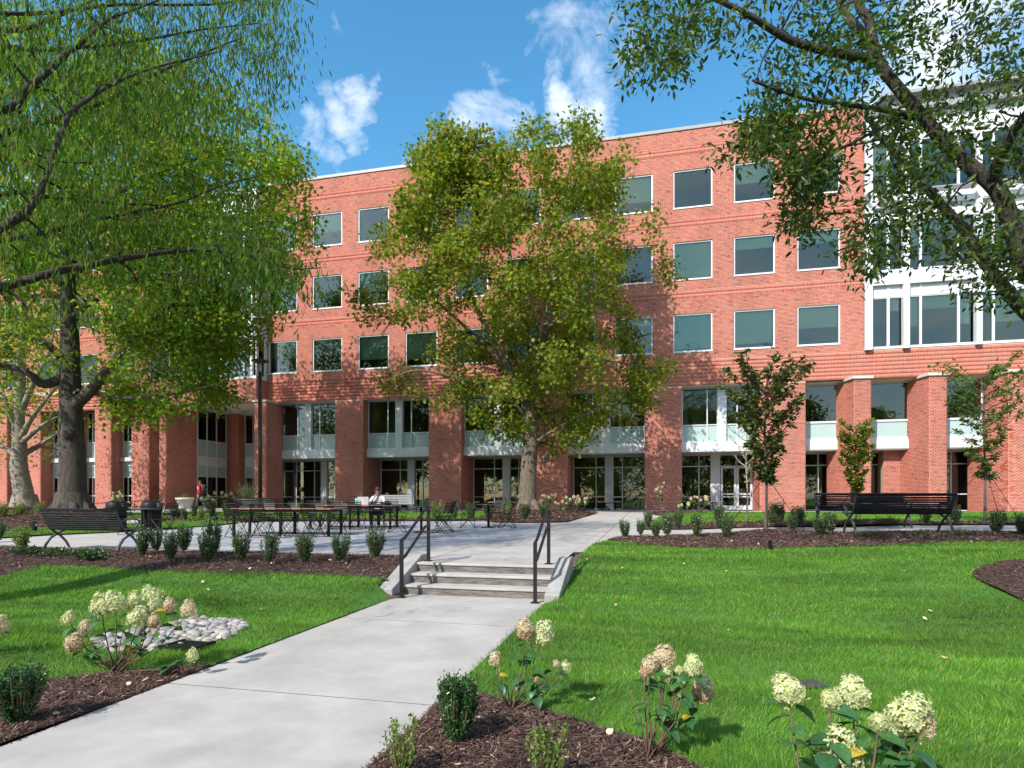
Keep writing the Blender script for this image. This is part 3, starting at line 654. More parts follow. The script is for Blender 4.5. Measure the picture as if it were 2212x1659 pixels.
for i, (a, b) in enumerate(BAYS):
    if i == 0: bay(a, b, [-23.95, -22.62, -22.06, -21.61, -21.05], (-22.06, -21.61), [-25.0 + .9, -23.9, -22.53, -21.99, -21.58, -21.0], (-21.99, -21.58))
    elif i == 4: bay(a, b, [a + 1.37, a + 1.91, a + 2.36, a + 2.93], (a + 1.91, a + 2.36), [a + 1.05, a + 1.7, a + 2.2, a + 3.1], (a + 1.7, a + 2.2))
    else: bay(a, b, [a + 1.37, a + 1.91, a + 2.36, a + 2.93], (a + 1.91, a + 2.36), [a + 1.40, a + 1.95, a + 2.42, a + 2.97], (a + 1.95, a + 2.42))
# double entrance doors in the bay on the right, single doors beside the bay column
def door(x0, x1, y, z0, z1, parent=None):
    m = MB(); t = .11
    m.box(x0, x0 + t, y - .05, y, z0, z1); m.box(x1 - t, x1, y - .05, y, z0, z1); m.box(x0 + t, x1 - t, y - .05, y, z1 - t, z1); m.box(x0 + t, x1 - t, y - .05, y, z0, z0 + .25); m.box(x0 + t, x1 - t, y - .05, y, 1.28, 1.36)
    d = bp(m, 'door', 'white_metal'); h = MB(); h.tube([(x1 - .07, y - .05, 1.15), (x1 - .07, y - .11, 1.15), (x1 - .07, y - .11, 1.55), (x1 - .07, y - .05, 1.55)], .012, 6); bp(h, 'handle', 'grey_metal', d); return d
a = BAYS[4][0]; door(a + 2.25, a + 3.08, 37.03, ZB + .12, 2.9); door(a + 3.12, a + 3.95, 37.03, ZB + .12, 2.9)
door(-20.95, -20.1, 37.03, ZB + .12, 2.9); door(-25.0 + .93, -23.95, 37.03, ZB + .12, 2.65)
# bays between the wedge piers
for x0, x1 in ((7.53, 9.35), (10.35, 12.7), (13.7, 16.0), (17.05, 19.4)):
    f = storefront(x0, x1, 35.5, 4.16, BAND0 - .02, [], [5.12], ['frosted', 'glass_low'], t=.11)
    m = MB(); m.box(x0 + .01, x1 - .01, 35.38, 35.6, 3.62, 4.155); m.box(x0 + .01, x1 - .01, 35.6, 37.3, 3.58, 3.62); bp(m, 'fascia_panel', 'white_metal', f)
    storefront(x0, x1, 36.9, ZB + .1, 3.58, [x0 + (x1 - x0) * .62], [1.3, 2.9], ['glass_low', 'glass_low', 'shade_glass'])
m = MB(); m.box(5.3, 7.53, YF + .3, 37.2, ZB - 1, BAND0); bp(m, 'reveal_wall', 'mortar'); lay_r = len(BR)
m = MB(); m.box(7.53, 24, YF + .3, 36.2, BAND0 - .03, BAND0 + .03); bp(m, 'soffit', 'soffit')
m = MB(); m.box(11.65, 12.6, 36.0, 37.1, ZB - 1, 3.57); bp(m, 'reveal_wall', 'mortar')
# slit windows of the left wing
for a, b in LSL: storefront(a, b + .02, YF + 1.0, ZB + .1, BAND0, [a + .45], [1.25, 2.55, 3.36, 3.72, 5.05], ['glass_low', 'glass_low', 'frosted', 'white_metal', 'frosted', 'glass'])
# glazing of the entrance recess: a side wall facing right and a back wall
f = storefront(-29.7, -25.1, 39.45, ZB + .1, BAND0 + .05, [-29.0, -28.3, -27.2, -26.1], [1.2, 2.6, 3.4, 4.1, 5.1], ['glass_low', 'glass_low', 'frosted', 'white_metal', 'frosted', 'glass_low'])
fr = MB(); ys_ = [35.85, 36.75, 37.7, 38.7]; zs_ = [ZB + .1, 1.2, 2.6, 3.35, 3.95, 5.1, BAND0 + .02]
for y in ys_: fr.box(-30.80, -30.70, y - .03, y + .03, ZB, BAND0)
for z in zs_: fr.box(-30.79, -30.71, 35.85, 38.7, z - .03, z + .03)
f = bp(fr, 'bay_frame', 'white_metal')
for i in range(3):
    for j in range(6):
        m = MB(); m.box(-30.76, -30.748, ys_[i] + .03, ys_[i + 1] - .03, zs_[j] + .03, zs_[j + 1] - .03); mm = ('glass_low', 'glass_low', 'frosted', 'white_metal', 'frosted', 'glass_low')[j]; bp(m, 'pane' if 'glass' in mm else 'spandrel_panel', mm, f)
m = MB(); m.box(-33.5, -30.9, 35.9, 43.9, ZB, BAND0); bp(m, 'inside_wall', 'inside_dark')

# --- white curtain walls on the upper floors
def curtain(x_start, x_end, y, fx, name):
    """projecting glazed bay: fx = list of (kind, x0, x1) along the front"""
    fr = MB(); zrow = [(8.80, 11.24), (12.69, 15.12), (16.62, 19.1)]
    fr.box(x_start, x_end, y + .06, y + .1, 11.24, 12.69) ; fr.box(x_start, x_end, y + .06, y + .1, 15.12, 16.62); fr.box(x_start, x_end, y + .02, y + .3, 8.64, 8.80); fr.box(x_start, x_end, y + .02, y + .3, 19.1, 20.45)
    f = bp(fr, 'curtain_wall', 'white_metal')
    for kind, a, b in fx:
        if kind == 'p':
            for z0, z1 in zrow: pane(f, a, b, y + .09, z0, z1)
            for z in (11.29, 12.20, 15.17, 16.12): m = MB(); m.box(a, b, y + .035, y + .06, z, z + .45); bp(m, 'spandrel_panel', 'white_metal', f)
            zb = random.choice((.25, .45, .6))
            for z0, z1 in zrow:
                if random.random() < .6: m = MB(); m.box(a, b, y + .25, y + .26, z1 - (z1 - z0) * zb, z1); bp(m, 'blind', 'shade', f)
        elif kind == 'm':
            m = MB(); m.box(a, b, y, y + .16, 8.80, 19.1); bp(m, 'mullion', 'white_metal', f)
        else:
            m = MB(); m.box(a, b, y - .22, y + .12, 8.62, 19.3); bp(m, 'fin', 'white_metal', f)
    cols = [q for q in fx if q[0] == 'c']; edges = [x_start] + [v for q in cols for v in (q[1], q[2])] + [x_end]
    for i in range(0, len(edges), 2):
        for z in (11.87, 15.78): m = MB(); m.box(edges[i] + .01, edges[i + 1] - .01, y - .16, y + .06, z, z + .27); bp(m, 'ledge', 'white_metal', f)
        for k in range(5): m = MB(); m.box(edges[i] + .1, edges[i + 1] - .1, y - .75 + .12 * k, y - .69 + .12 * k, 16.28, 16.34); bp(m, 'sunshade_louver', 'coping', f)
    return f
def unit(x): return [('p', x, x + .50), ('m', x + .50, x + .60), ('p', x + .60, x + 2.17), ('m', x + 2.17, x + 2.27), ('p', x + 2.27, x + 2.77), ('c', x + 2.90, x + 3.15)]
fx = [('c', 10.29, 10.62), ('m', 10.62, 10.71), ('p', 10.71, 11.34), ('m', 11.34, 11.46), ('p', 11.46, 11.94), ('c', 12.02, 12.30)]
for k in range(4): fx += unit(12.31 + 3.165 * k)
curtain(10.28, 24, YF - .02, fx, 'right')
m = MB(); m.box(10.9, 24, YF - .35, YF + 3, 20.46, 20.75); m.box(11.2, 24, YF + .1, YF + 3, 20.75, 21.35); m.box(11.0, 24, YF - .3, YF + 3, 21.35, 21.5); bp(m, 'penthouse', 'coping')
fx = []
for k in range(2): fx += unit(-31.0 + .2 + 3.165 * k)
fx = fx[:-1] + [('m', -24.95, -24.8)]
curtain(-31.0, -24.5, 33.62, fx, 'left')
m = MB(); m.box(-24.56, -24.5, 33.62, 33.85, 8.62, 20.4); m.box(-24.56, -24.5, 34.4, YF, 8.62, 20.4)
for z0, z1 in ((11.24, 12.69), (15.12, 16.62), (19.1, 20.4), (8.62, 8.85)): m.box(-24.55, -24.51, 33.85, 34.4, z0, z1)
m.box(-31.0, -30.95, 33.63, YF, 8.62, 20.4); m.box(-31.0, -24.5, 33.6, YF + 1, 20.45, 20.6)
f = bp(m, 'bay_side', 'white_metal')
for z0, z1 in ((8.85, 11.24), (12.69, 15.12), (16.62, 19.1)): m = MB(); m.box(-24.535, -24.525, 33.85, 34.4, z0, z1); bp(m, 'pane', 'glass', f)
m = MB(); m.box(-24.5, -24.42, YF - .08, YF + .05, 8.62, 20.4); bp(m, 'corner_trim', 'white_metal')
# small things seen through the glass and the sign over the door
m = MB(); m.box(-25.0 + .93, -23.95, 36.99, 37.03, 2.72, 3.5); sg = bp(m, 'door_sign', 'sign_blue')
def letters(txt, loc, size, parent, material):
    cu = bpy.data.curves.new('lettering', 'FONT'); cu.body = txt; cu.size = size; cu.extrude = .004; cu.materials.append(M[material])
    ob = bpy.data.objects.new('lettering', cu); C.objects.link(ob); dg = bpy.context.evaluated_depsgraph_get(); me = bpy.data.meshes.new_from_object(ob.evaluated_get(dg)); bpy.data.objects.remove(ob)
    o = link('lettering', me, parent, loc=Vector(loc) - ORG, rot=(rad(90), 0, 0)); return o
letters('IOC TU', (-24.02 + .1, 36.985, 3.13), .22, sg, 'sign_white'); m = MB(); m.box(-23.92 + .02, -23.35, 36.984, 36.989, 3.0, 3.03); bp(m, 'lettering', 'sign_white', sg)
m = MB(); m.box(-23.62, -23.45, 36.965, 36.975, 1.65, 1.82); m.cur = 1; m.box(-23.62, -23.45, 36.965, 36.975, 1.52, 1.645); bp(m, 'door_notice', ['yellow_paper', 'wall_blue'])
m = MB(); m.box(-22.95, -21.8, 39.0, 39.1, .45, 2.1); bp(m, 'blue_panel', 'wall_blue')
m = MB(); m.box(11.75, 12.35, 36.4, 36.8, 5.12, 5.62); bp(m, 'cardboard_box', 'box_card')
m = MB(); m.box(-17.2, -15.9, 38.6, 39.2, .42, 2.8); bp(m, 'cabinet', 'dark_wood_in')
for x in (-16.9, -16.4): m = MB(); m.box(x, x + .03, 38.55, 38.6, .9, 2.5); bp(m, 'cabinet_handle', 'grey_metal')

# ------------------------------------------------------------------ trees and plants
from mathutils import noise as mnoise
def frames(D, N):
    D = D / np.linalg.norm(D, axis=1, keepdims=True); X = np.cross(D, N); X /= np.linalg.norm(X, axis=1, keepdims=True) + 1e-9; Z = np.cross(X, D); return X, D, Z
LEAF = {'kite': (np.array([(0, 0, 0), (-.34, .42, .08), (0, 1, -.06), (.34, .42, .08)]), np.array([(0, 2, 1, 1), (0, 3, 2, 2)])[:, :3]),
        'lobed': (np.array([(0, 0, 0), (-.42, .18, .06), (-.2, .38, .02), (-.48, .66, .05), (-.14, .68, 0), (0, 1, -.08), (.14, .68, 0), (.48, .66, .05), (.2, .38, .02), (.42, .18, .06)]), np.array([(0, 2, 1), (0, 4, 2), (2, 4, 3), (0, 6, 4), (4, 6, 5), (0, 8, 6), (6, 8, 7), (0, 9, 8)])),
        'lance': (np.array([(0, 0, 0), (-.17, .32, .03), (-.15, .65, .01), (0, 1, -.08), (.15, .65, .01), (.17, .32, .03)]), np.array([(0, 2, 1), (0, 3, 2), (0, 4, 3), (0, 5, 4)])),
        'oval': (np.array([(0, 0, 0), (-.26, .35, .05), (-.2, .75, .03), (0, 1, -.05), (.2, .75, .03), (.26, .35, .05)]), np.array([(0, 2, 1), (0, 3, 2), (0, 4, 3), (0, 5, 4)])),
        'spray': (np.array([(0, 0, 0), (-.07, .25, 0), (.07, .3, 0), (-.09, .55, .03), (.08, .6, .02), (0, 1, .05)]), np.array([(0, 2, 1), (1, 2, 3), (2, 4, 3), (3, 4, 5)])),
        'strip': (np.array([(-.02, 0, 0), (.02, 0, 0), (-.015, .6, .0), (.015, .6, .0), (0, 1, -.12)]), np.array([(0, 1, 3), (0, 3, 2), (2, 3, 4)]))}
def leaves(name, P, D, N, S, kind, material, parent=None):
    T, F = LEAF[kind]; X, D, Z = frames(np.asarray(D, float), np.asarray(N, float)); P = np.asarray(P, float); S = np.asarray(S, float)[:, None, None]
    V = P[:, None, :] + S * (T[None, :, 0:1] * X[:, None, :] + T[None, :, 1:2] * D[:, None, :] + T[None, :, 2:3] * Z[:, None, :])
    k = len(T); FF = (F[None] + (np.arange(len(P)) * k)[:, None, None]).reshape(-1, F.shape[1])
    me = npmesh(name, V.reshape(-1, 3), FF, material); return link(name, me, parent) if parent is not None else me
def clump_leaves(cen, per, sig, droop=.3, up=.7, flat=.75):
    cen = np.asarray(cen, float); n = len(cen) * per; c = np.repeat(cen, per, axis=0); off = rng.normal(0, 1, (n, 3)) * np.array([sig, sig, sig * flat]); P = c + off
    D = off / (np.linalg.norm(off, axis=1, keepdims=True) + 1e-6) * .6 + rng.normal(0, .6, (n, 3)); D[:, 2] -= droop
    N = rng.normal(0, .55, (n, 3)); N[:, 2] += up
    return P, D, N
class Skel:                           # a growing skeleton: every new twig joins the nearest wood
    def __init__(s): s.p = np.zeros((4000, 3)); s.r = np.zeros(4000); s.n = 0; s.m = MB(); s.twig = MB()
    def node(s, p, r):
        if s.n < 4000: s.p[s.n] = p; s.r[s.n] = r; s.n += 1
    def limb(s, pts, r0, r1, seg=9, sub=4, wig=.0):
        P = [Vector(p) for p in pts]; out = []; n = len(P)
        for i in range(n - 1):            # smooth the polyline
            a, b, c, d = P[max(i - 1, 0)], P[i], P[i + 1], P[min(i + 2, n - 1)]
            for k in range(sub):
                t = k / sub; q = .5 * ((2 * b) + (c - a) * t + (2 * a - 5 * b + 4 * c - d) * t * t + (3 * b - a - 3 * c + d) * t ** 3)
                out.append(q + Vector(rng.normal(0, wig, 3)) if wig else q)
        out.append(P[-1]); m = len(out); rr = [r0 + (r1 - r0) * (i / (m - 1)) ** .8 for i in range(m)]
        s.m.tube(out, rr, seg); [s.node(q, r) for q, r in zip(out, rr)]
    def reach(s, cen, rmin=.006, rmax=.05, sag=.12, seg=4, bias=.35):
        cen = np.asarray(cen); root = s.p[:s.n].copy(); d0 = np.min(np.linalg.norm(cen[:, None, :] - root[None], axis=2), axis=1)
        for i in np.argsort(d0):
            c = cen[i]; d = np.linalg.norm(s.p[:s.n] - c, axis=1) + bias * np.maximum(0, s.p[:s.n, 2] - c[2]); j = int(np.argmin(d)); a = Vector(s.p[j]); b = Vector(c); L = (b - a).length
            r0 = min(rmax, max(rmin, s.r[j] * .62)); mid = a.lerp(b, .5) + Vector((rng.normal(0, .08) * L, rng.normal(0, .08) * L, sag * L * .5))
            s.twig.tube([a, mid, b], [r0, r0 * .75, max(rmin * .6, r0 * .45)], seg, cap=False); s.node(mid, r0 * .75); s.node(b, max(rmin, r0 * .5))
def table_points(tab, d0, n, depth_r, gap=.0, gsc=.5, seed=0, shell=.0):
    vs = [t[0] for t in tab]; L = [t[1] for t in tab]; Rr = [t[2] for t in tab]; out = []
    wmax = max(b - a for a, b in zip(L, Rr)); fw = Vector((-SA, CA, 0)); tries = 0
    while len(out) < n and tries < n * 60:
        tries += 1; v = random.uniform(vs[0], vs[-1]); a, b = np.interp(v, vs, L), np.interp(v, vs, Rr)
        if random.random() > (b - a) / wmax: continue
        t = random.uniform(-1, 1); w = random.uniform(-1, 1)
        if t * t + w * w > 1 or t * t + w * w < shell * random.random(): continue
        p = W((a + b) / 2 + t * (b - a) / 2, v, d0) + fw * (w * depth_r * (b - a) / wmax)
        if mnoise.noise(p * gsc + Vector((seed, 0, 0))) < gap: continue
        out.append(tuple(p))
    return out
def tree_thing(name, label, base, group=None): return thing(name, label, 'tree', tuple(base), 0, group)
def local(m, base): m.v = [(x - base[0], y - base[1], z - base[2]) for x, y, z in m.v]; return m
def finish(t, base, sk, P, D, N, S, kind, material, bark, twigmat=None, crown='crown'):
    local(sk.m, base).build('trunk', bark, t, smooth=True)
    if sk.twig.v: local(sk.twig, base).build('branches', twigmat or bark, t, smooth=True)['kind'] = 'stuff'
    o = leaves(crown, np.asarray(P) - np.array(base), D, N, S, kind, material, t); o['kind'] = 'stuff'; return o

# the maple in front of the facade
mb_ = Vector((MAPLE[0], MAPLE[1], zg(*MAPLE) + .12))
t = tree_thing('maple_tree', 'spreading maple with yellowing crown standing in front of the brick facade', mb_, None)
sk = Skel(); dM = depth(mb_)
sk.limb([mb_ + Vector((0, 0, -.15)), mb_ + Vector((-.02, 0, .35)), W(1142, 1010, dM), W(1148, 930, dM), W(1140, 870, dM)], .5, .32, 14)
sk.m.tube([mb_ + Vector((0, 0, -.2)), mb_ + Vector((0, 0, .1)), mb_ + Vector((0, 0, .5))], [.75, .56, .42], 14, cap=False)
for a in range(7): an = a * .9 + .3; sk.m.tube([mb_ + Vector((math.cos(an) * .95, math.sin(an) * .95, -.12)), mb_ + Vector((math.cos(an) * .6, math.sin(an) * .6, .08)), mb_ + Vector((math.cos(an) * .34, math.sin(an) * .34, .5))], [.08, .15, .16], 6)
sk.m.ball(W(1178, 990, dM - .35), (.2, .16, .24), 8, 5)
sk.limb([W(1140, 872, dM), W(1105, 810, dM), W(1072, 750, dM - .3), W(1020, 640, dM - .8), W(985, 500, dM - 1), W(960, 330, dM - 1)], .25, .04)
sk.limb([W(1142, 880, dM), W(1160, 800, dM + .3), W(1178, 720, dM + .4), W(1192, 610, dM + .4), W(1212, 470, dM + .5), W(1240, 310, dM + .6)], .28, .04)
sk.limb([W(1145, 870, dM), W(1150, 740, dM - .6), W(1110, 600, dM - 1.2), W(1090, 470, dM - 1.2), W(1080, 390, dM - 1.2)], .2, .03)
sk.limb([W(1138, 900, dM), W(1080, 850, dM - 1), W(1000, 820, dM - 2), W(900, 800, dM - 2.4), W(830, 825, dM - 2.6)], .13, .02)
sk.limb([W(1110, 815, dM), W(1020, 720, dM + .5), W(920, 640, dM + .9), W(800, 610, dM + 1)], .13, .02)
sk.limb([W(1180, 715, dM + .4), W(1260, 640, dM), W(1350, 610, dM - .6), W(1440, 590, dM - .8)], .13, .02)
sk.limb([W(1165, 790, dM + .3), W(1230, 770, dM - .5), W(1320, 780, dM - 1.2), W(1430, 800, dM - 1.8)], .12, .02)
sk.limb([W(1150, 960, dM), W(1195, 930, dM - .8), W(1250, 900, dM - 1.6), W(1330, 870, dM - 2.2)], .09, .02)
sk.limb([W(1195, 610, dM + .4), W(1280, 520, dM + 1), W(1350, 420, dM + 1.4)], .1, .02)
tabM = [(278, 1150, 1280), (300, 1120, 1320), (340, 1060, 1350), (400, 920, 1380), (480, 860, 1400), (540, 825, 1410), (600, 810, 1425), (660, 800, 1400), (710, 840, 1370), (760, 900, 1385), (820, 950, 1405), (870, 990, 1395), (910, 1040, 1350), (940, 1080, 1260)]
tabM2 = [(285, 940, 985), (320, 905, 1040), (400, 885, 1080), (480, 870, 1120)]
cl_ = table_points(tabM, dM - .3, 370, 6.2, -.03, .55, 3) + table_points(tabM2, dM - .8, 80, 2.6, -.1, .5, 5)
cl_ += [tuple(W(u, v, dM - .4 + random.uniform(-1, 1))) for u, v in [(790, 655), (775, 640), (800, 690), (830, 820), (850, 835), (870, 810), (905, 850), (960, 870), (985, 845), (1450, 600), (1440, 570), (1425, 800), (1445, 790), (1400, 830), (1390, 870), (1355, 905), (1320, 850), (1300, 880), (1240, 955), (1225, 940), (1195, 965), (1260, 940), (815, 545), (840, 530), (1040, 300), (1055, 320)]]
sk.reach(cl_, .009, .07)
P, D, N = clump_leaves(cl_, 125, .33, .35, .8)
finish(t, mb_, sk, P, D, N, rng.uniform(.12, .22, len(P)), 'lobed', 'leaf_maple', 'bark_maple', 'bark_dark')

# pin oak on the left and the paler oak behind it
ob_ = Vector((OAK[0], OAK[1], zg(*OAK) + .25)); dO = depth(ob_)
t = tree_thing('oak_tree', 'tall oak with massive dark trunk rising from a mulch mound behind the bench', ob_)
sk = Skel()
sk.limb([ob_ + Vector((0, 0, -.3)), ob_ + Vector((0, 0, .6)), W(156, 960, dO), W(152, 830, dO), W(150, 700, dO), W(147, 600, dO), W(150, 450, dO), W(155, 320, dO), W(152, 230, dO)], .66, .1, 16)
sk.m.tube([ob_ + Vector((0, 0, -.3)), ob_ + Vector((0, 0, .15)), ob_ + Vector((0, 0, .9))], [1.0, .78, .6], 16, cap=False)
for a in range(8): an = a * .8; sk.m.tube([ob_ + Vector((math.cos(an) * 1.25, math.sin(an) * 1.25, -.3)), ob_ + Vector((math.cos(an) * .8, math.sin(an) * .8, .02)), ob_ + Vector((math.cos(an) * .42, math.sin(an) * .42, .6))], [.1, .18, .2], 6)
sk.m.ball(W(147, 938, dO - .5), (.26, .2, .2), 10, 6)
sk.limb([W(155, 880, dO), W(195, 845, dO - .5), W(240, 790, dO - 1), W(275, 740, dO - 1.6), W(330, 690, dO - 2), W(400, 640, dO - 2)], .3, .04)
sk.limb([W(150, 810, dO), W(95, 830, dO - .5), W(60, 805, dO - 1), W(0, 788, dO - 1.2), (W(-120, 760, dO - 1.5))], .26, .05)
sk.limb([W(150, 790, dO), W(110, 750, dO - .5), W(60, 730, dO - 1), W(0, 720, dO - 1.2), W(-100, 700, dO - 1.4)], .22, .04)
for (v0, pts, r) in [(690, [(250, 620, -2), (350, 590, -3), (470, 600, -3.4)], .13), (640, [(60, 640, 1), (0, 650, 2), (-80, 640, 2)], .13), (600, [(230, 540, 1), (340, 480, 2), (470, 440, 2.5), (560, 420, 2.5)], .16), (560, [(40, 520, -1), (-60, 480, -2)], .14),
                     (500, [(250, 420, -1), (380, 360, -2), (500, 320, -2)], .15), (400, [(250, 300, 1.5), (380, 240, 2.5), (520, 180, 3)], .14), (400, [(60, 330, 2), (-50, 280, 3)], .13), (330, [(260, 260, -1.5), (360, 230, -2)], .1), (560, [(330, 620, 2.5), (480, 700, 3), (540, 790, 2.6)], .12), (840, [(270, 860, -1), (380, 850, -2), (470, 830, -2.2)], .08)]:
    sk.limb([W(150, v0, dO)] + [W(u, v, dO + k) for u, v, k in pts], r, .03)
tabO = [(150, 20, 360), (200, -80, 470), (250, -140, 560), (310, -200, 620), (450, -200, 655), (540, -200, 630), (620, -200, 575), (700, -190, 545), (780, -170, 500), (830, -150, 495), (872, 220, 485)]
def oak_keep(q):
    d = depth(q); u = 1106 + FPX * (q[0] * CA + q[1] * SA) / d; v = HOR - FPX * (q[2] - ZC) / d
    if abs(u - 150) < 62 and v > 560 and d < dO + 1: return random.random() < .12
    if u < 215 and v > 600: return random.random() < .42
    return True
cl_ = [q for q in table_points(tabO, dO - .5, 640, 7.5, -.06, .42, 9) if oak_keep(q)]
cl_ += [tuple(W(random.uniform(300, 630), random.uniform(290, 640), dO + random.uniform(-3, 3))) for _ in range(95)] + [tuple(W(random.uniform(290, 520), random.uniform(640, 800), dO + random.uniform(-3, 4))) for _ in range(60)]
cl_ += [tuple(W(u, v, dO + random.uniform(-2.5, 1))) for u, v in [(655, 470), (640, 430), (665, 520), (600, 640), (580, 680), (500, 790), (480, 850), (485, 862), (440, 860), (380, 870), (330, 880), (290, 870), (250, 890), (270, 900), (310, 905), (600, 330), (640, 350), (640, 400)]]
sk.reach(cl_, .01, .08)
P, D, N = clump_leaves(cl_, 95, .40, .3, .8)
finish(t, ob_, sk, P, D, N, rng.uniform(.13, .23, len(P)), 'lobed', 'leaf_oak', 'bark_oak', 'bark_dark')

fb_ = Vector((FAROAK[0], FAROAK[1], zg(*FAROAK) + .2)); dF = depth(fb_)
t = tree_thing('oak_tree', 'grey barked oak with low forking limbs beside the left wing of the building', fb_)
sk = Skel()
sk.limb([fb_ + Vector((0, 0, -.2)), fb_ + Vector((0, 0, .5)), W(41, 1010, dF), W(42, 960, dF), W(40, 900, dF), W(45, 800, dF), W(50, 650, dF), W(55, 500, dF)], .62, .12, 14)
sk.m.tube([fb_ + Vector((0, 0, -.3)), fb_ + Vector((0, 0, .1)), fb_ + Vector((0, 0, .8))], [.95, .75, .58], 14, cap=False)
for pts in ([(44, 990), (0, 960), (-40, 920)], [(44, 985), (80, 965), (110, 945), (135, 930)], [(43, 950), (70, 900), (110, 850), (140, 820)], [(42, 930), (15, 880), (0, 830), (-30, 760)], [(42, 900), (75, 820), (105, 760), (120, 700)], [(42, 960), (90, 920), (125, 900)], [(45, 800), (10, 740), (-20, 660)]):
    sk.limb([W(u, v, dF + k * random.uniform(-.6, .6)) for k, (u, v) in enumerate(pts)], .2, .04, 7)
tabF = [(450, -80, 140), (600, -140, 180), (750, -140, 180), (880, -110, 165), (960, -90, 140), (1000, -60, 60)]
cl_ = table_points(tabF, dF, 190, 5, -.15, .35, 21); sk.reach(cl_, .01, .06)
P, D, N = clump_leaves(cl_, 60, .5, .3, .8)
finish(t, fb_, sk, P, D, N, rng.uniform(.12, .2, len(P)), 'lobed', 'leaf_oak', 'bark_pale', 'bark_pale')

# bald cypress: trunk beyond the left edge, long limbs with hanging feathery foliage
cb_ = Vector((-10.6, 5.4, -.45)); t = tree_thing('cypress_tree', 'cypress with dark bare limbs and drooping feathery foliage overhead', cb_)
sk = Skel(); ctop = cb_ + Vector((0, 0, 17))
sk.limb([cb_ + Vector((0, 0, -.2)), cb_ + Vector((.05, 0, 3)), cb_ + Vector((.1, .1, 8)), ctop], .5, .08, 12)
CL = [([(0, 237, 9), (50, 197, 9.2), (100, 157, 9.4), (147, 113, 9.6), (187, 83, 9.8), (233, 43, 10), (300, 17, 10.3), (420, -30, 10.6)], .085, 6.3), ([(0, 493, 8), (67, 443, 8.1), (97, 390, 8.2), (117, 327, 8.3), (150, 247, 8.5), (187, 217, 8.7), (233, 187, 8.9), (300, 157, 9.2), (367, 137, 9.4), (480, 110, 9.8)], .065, 3.8),
      ([(0, 293, 10), (53, 273, 10.2), (100, 263, 10.4), (233, 217, 10.8), (333, 160, 11.2), (440, 115, 11.6), (533, 77, 12)], .085, 5.6), ([(0, 621, 9), (117, 588, 9.2), (213, 568, 9.5), (333, 548, 9.8), (410, 540, 10), (500, 545, 10.2), (567, 561, 10.3), (633, 581, 10.4), (693, 578, 10.4)], .075, 3.6),
      ([(0, 420, 9.6), (100, 425, 9.8), (180, 435, 10), (260, 440, 10.3), (350, 445, 10.6), (440, 470, 10.9)], .05, 4.6), ([(0, 105, 10), (80, 108, 10.2), (200, 100, 10.5), (330, 83, 11), (430, 65, 11.5), (560, 50, 12)], .06, 7), ([(0, 65, 11), (90, 50, 11.2), (180, 10, 11.6), (300, -40, 12)], .07, 7.6), ([(0, 315, 8.4), (70, 330, 8.6), (130, 350, 8.8), (220, 350, 9)], .035, 4.6),
      ([(0, 520, 9.5), (110, 500, 9.8), (230, 470, 10.2), (380, 440, 10.7), (480, 400, 11), (560, 380, 11.3)], .055, 4.2), ([(60, 30, 10.5), (250, 10, 11), (450, 10, 11.5), (620, -10, 12), (680, 10, 12.2)], .04, 7.8)]
cl_ = []
for pts, r, h in CL:
    q = [W(u, v, d) for u, v, d in pts]; start = cb_ + Vector((.1, .05, h)); sk.limb([start] + q, r * 1.0, .010, 8, 3)
    for a, b in zip(q[:-1], q[1:]):
        for k in range(5):
            p = a.lerp(b, random.random()); cl_.append(tuple(p + Vector((random.gauss(0, .45), random.gauss(0, .55), random.uniform(-.75, .1)))))
cl_ += [tuple(W(random.uniform(-30, 600), random.uniform(-60, 560), random.uniform(9, 13))) for _ in range(60)] + [tuple(W(random.uniform(-30, 640), random.uniform(-70, 300), random.uniform(9.5, 14))) for _ in range(190)]
cl_ += [tuple(W(u + random.gauss(0, 9), v + random.gauss(0, 14), 11.8 + random.uniform(-.5, .5))) for u, v in [(670, 20), (655, 50), (640, 95), (620, 60), (630, 140), (605, 110), (640, 170), (600, 190), (620, 215), (575, 130), (560, 60), (585, 20), (650, 120), (610, 240), (580, 210), (640, 200)] for _ in range(2)]
cl_ += [tuple(W(u + random.gauss(0, 8), v + random.gauss(0, 8), 10.3 + random.uniform(-.3, .3))) for u, v in [(690, 580), (670, 590), (650, 600), (640, 580), (620, 595), (600, 610), (580, 590), (655, 640), (560, 600), (540, 570), (520, 580), (490, 570)] for _ in range(2)]
ang = rng.uniform(0, 2 * math.pi, 420); rr_ = np.sqrt(rng.uniform(.02, 1, 420)) * 6.0; hz = rng.uniform(3.2, 16, 420)
for a, r, h in zip(ang, rr_, hz):
    q = (cb_.x + r * math.cos(a) * (1.15 - h / 20), cb_.y + r * math.sin(a) * (1.15 - h / 20), h); d = depth(q); u = 1106 + FPX * (q[0] * CA + q[1] * SA) / max(d, .1)
    if d < 1.5 or u < -40: cl_.append(q)
def cy_lim(q):
    d = depth(q)
    if d < 1.5: return True
    u = 1106 + FPX * (q[0] * CA + q[1] * SA) / d; v = HOR - FPX * (q[2] - ZC) / d; lim = np.interp(v, [-100, 40, 120, 230, 300, 420, 500, 540, 600, 640, 700], [650, 655, 625, 600, 540, 520, 540, 610, 665, 600, -60]); return u < lim
cl_ = [q for q in cl_ if cy_lim(q)]
sk.reach(cl_, .005, .03, sag=.2)
per = 44; cen = np.repeat(np.array(cl_), per, axis=0); n = len(cen); off = rng.normal(0, 1, (n, 3)) * np.array([.24, .24, .25]); P = cen + off
D = np.stack([rng.normal(0, .28, n), rng.normal(0, .28, n), -np.ones(n)], 1); N = rng.normal(0, 1, (n, 3)); N[:, 2] *= .3
finish(t, cb_, sk, P, D, N, rng.uniform(.08, .20, n), 'spray', 'leaf_cypress', 'bark_dark', 'bark_dark')

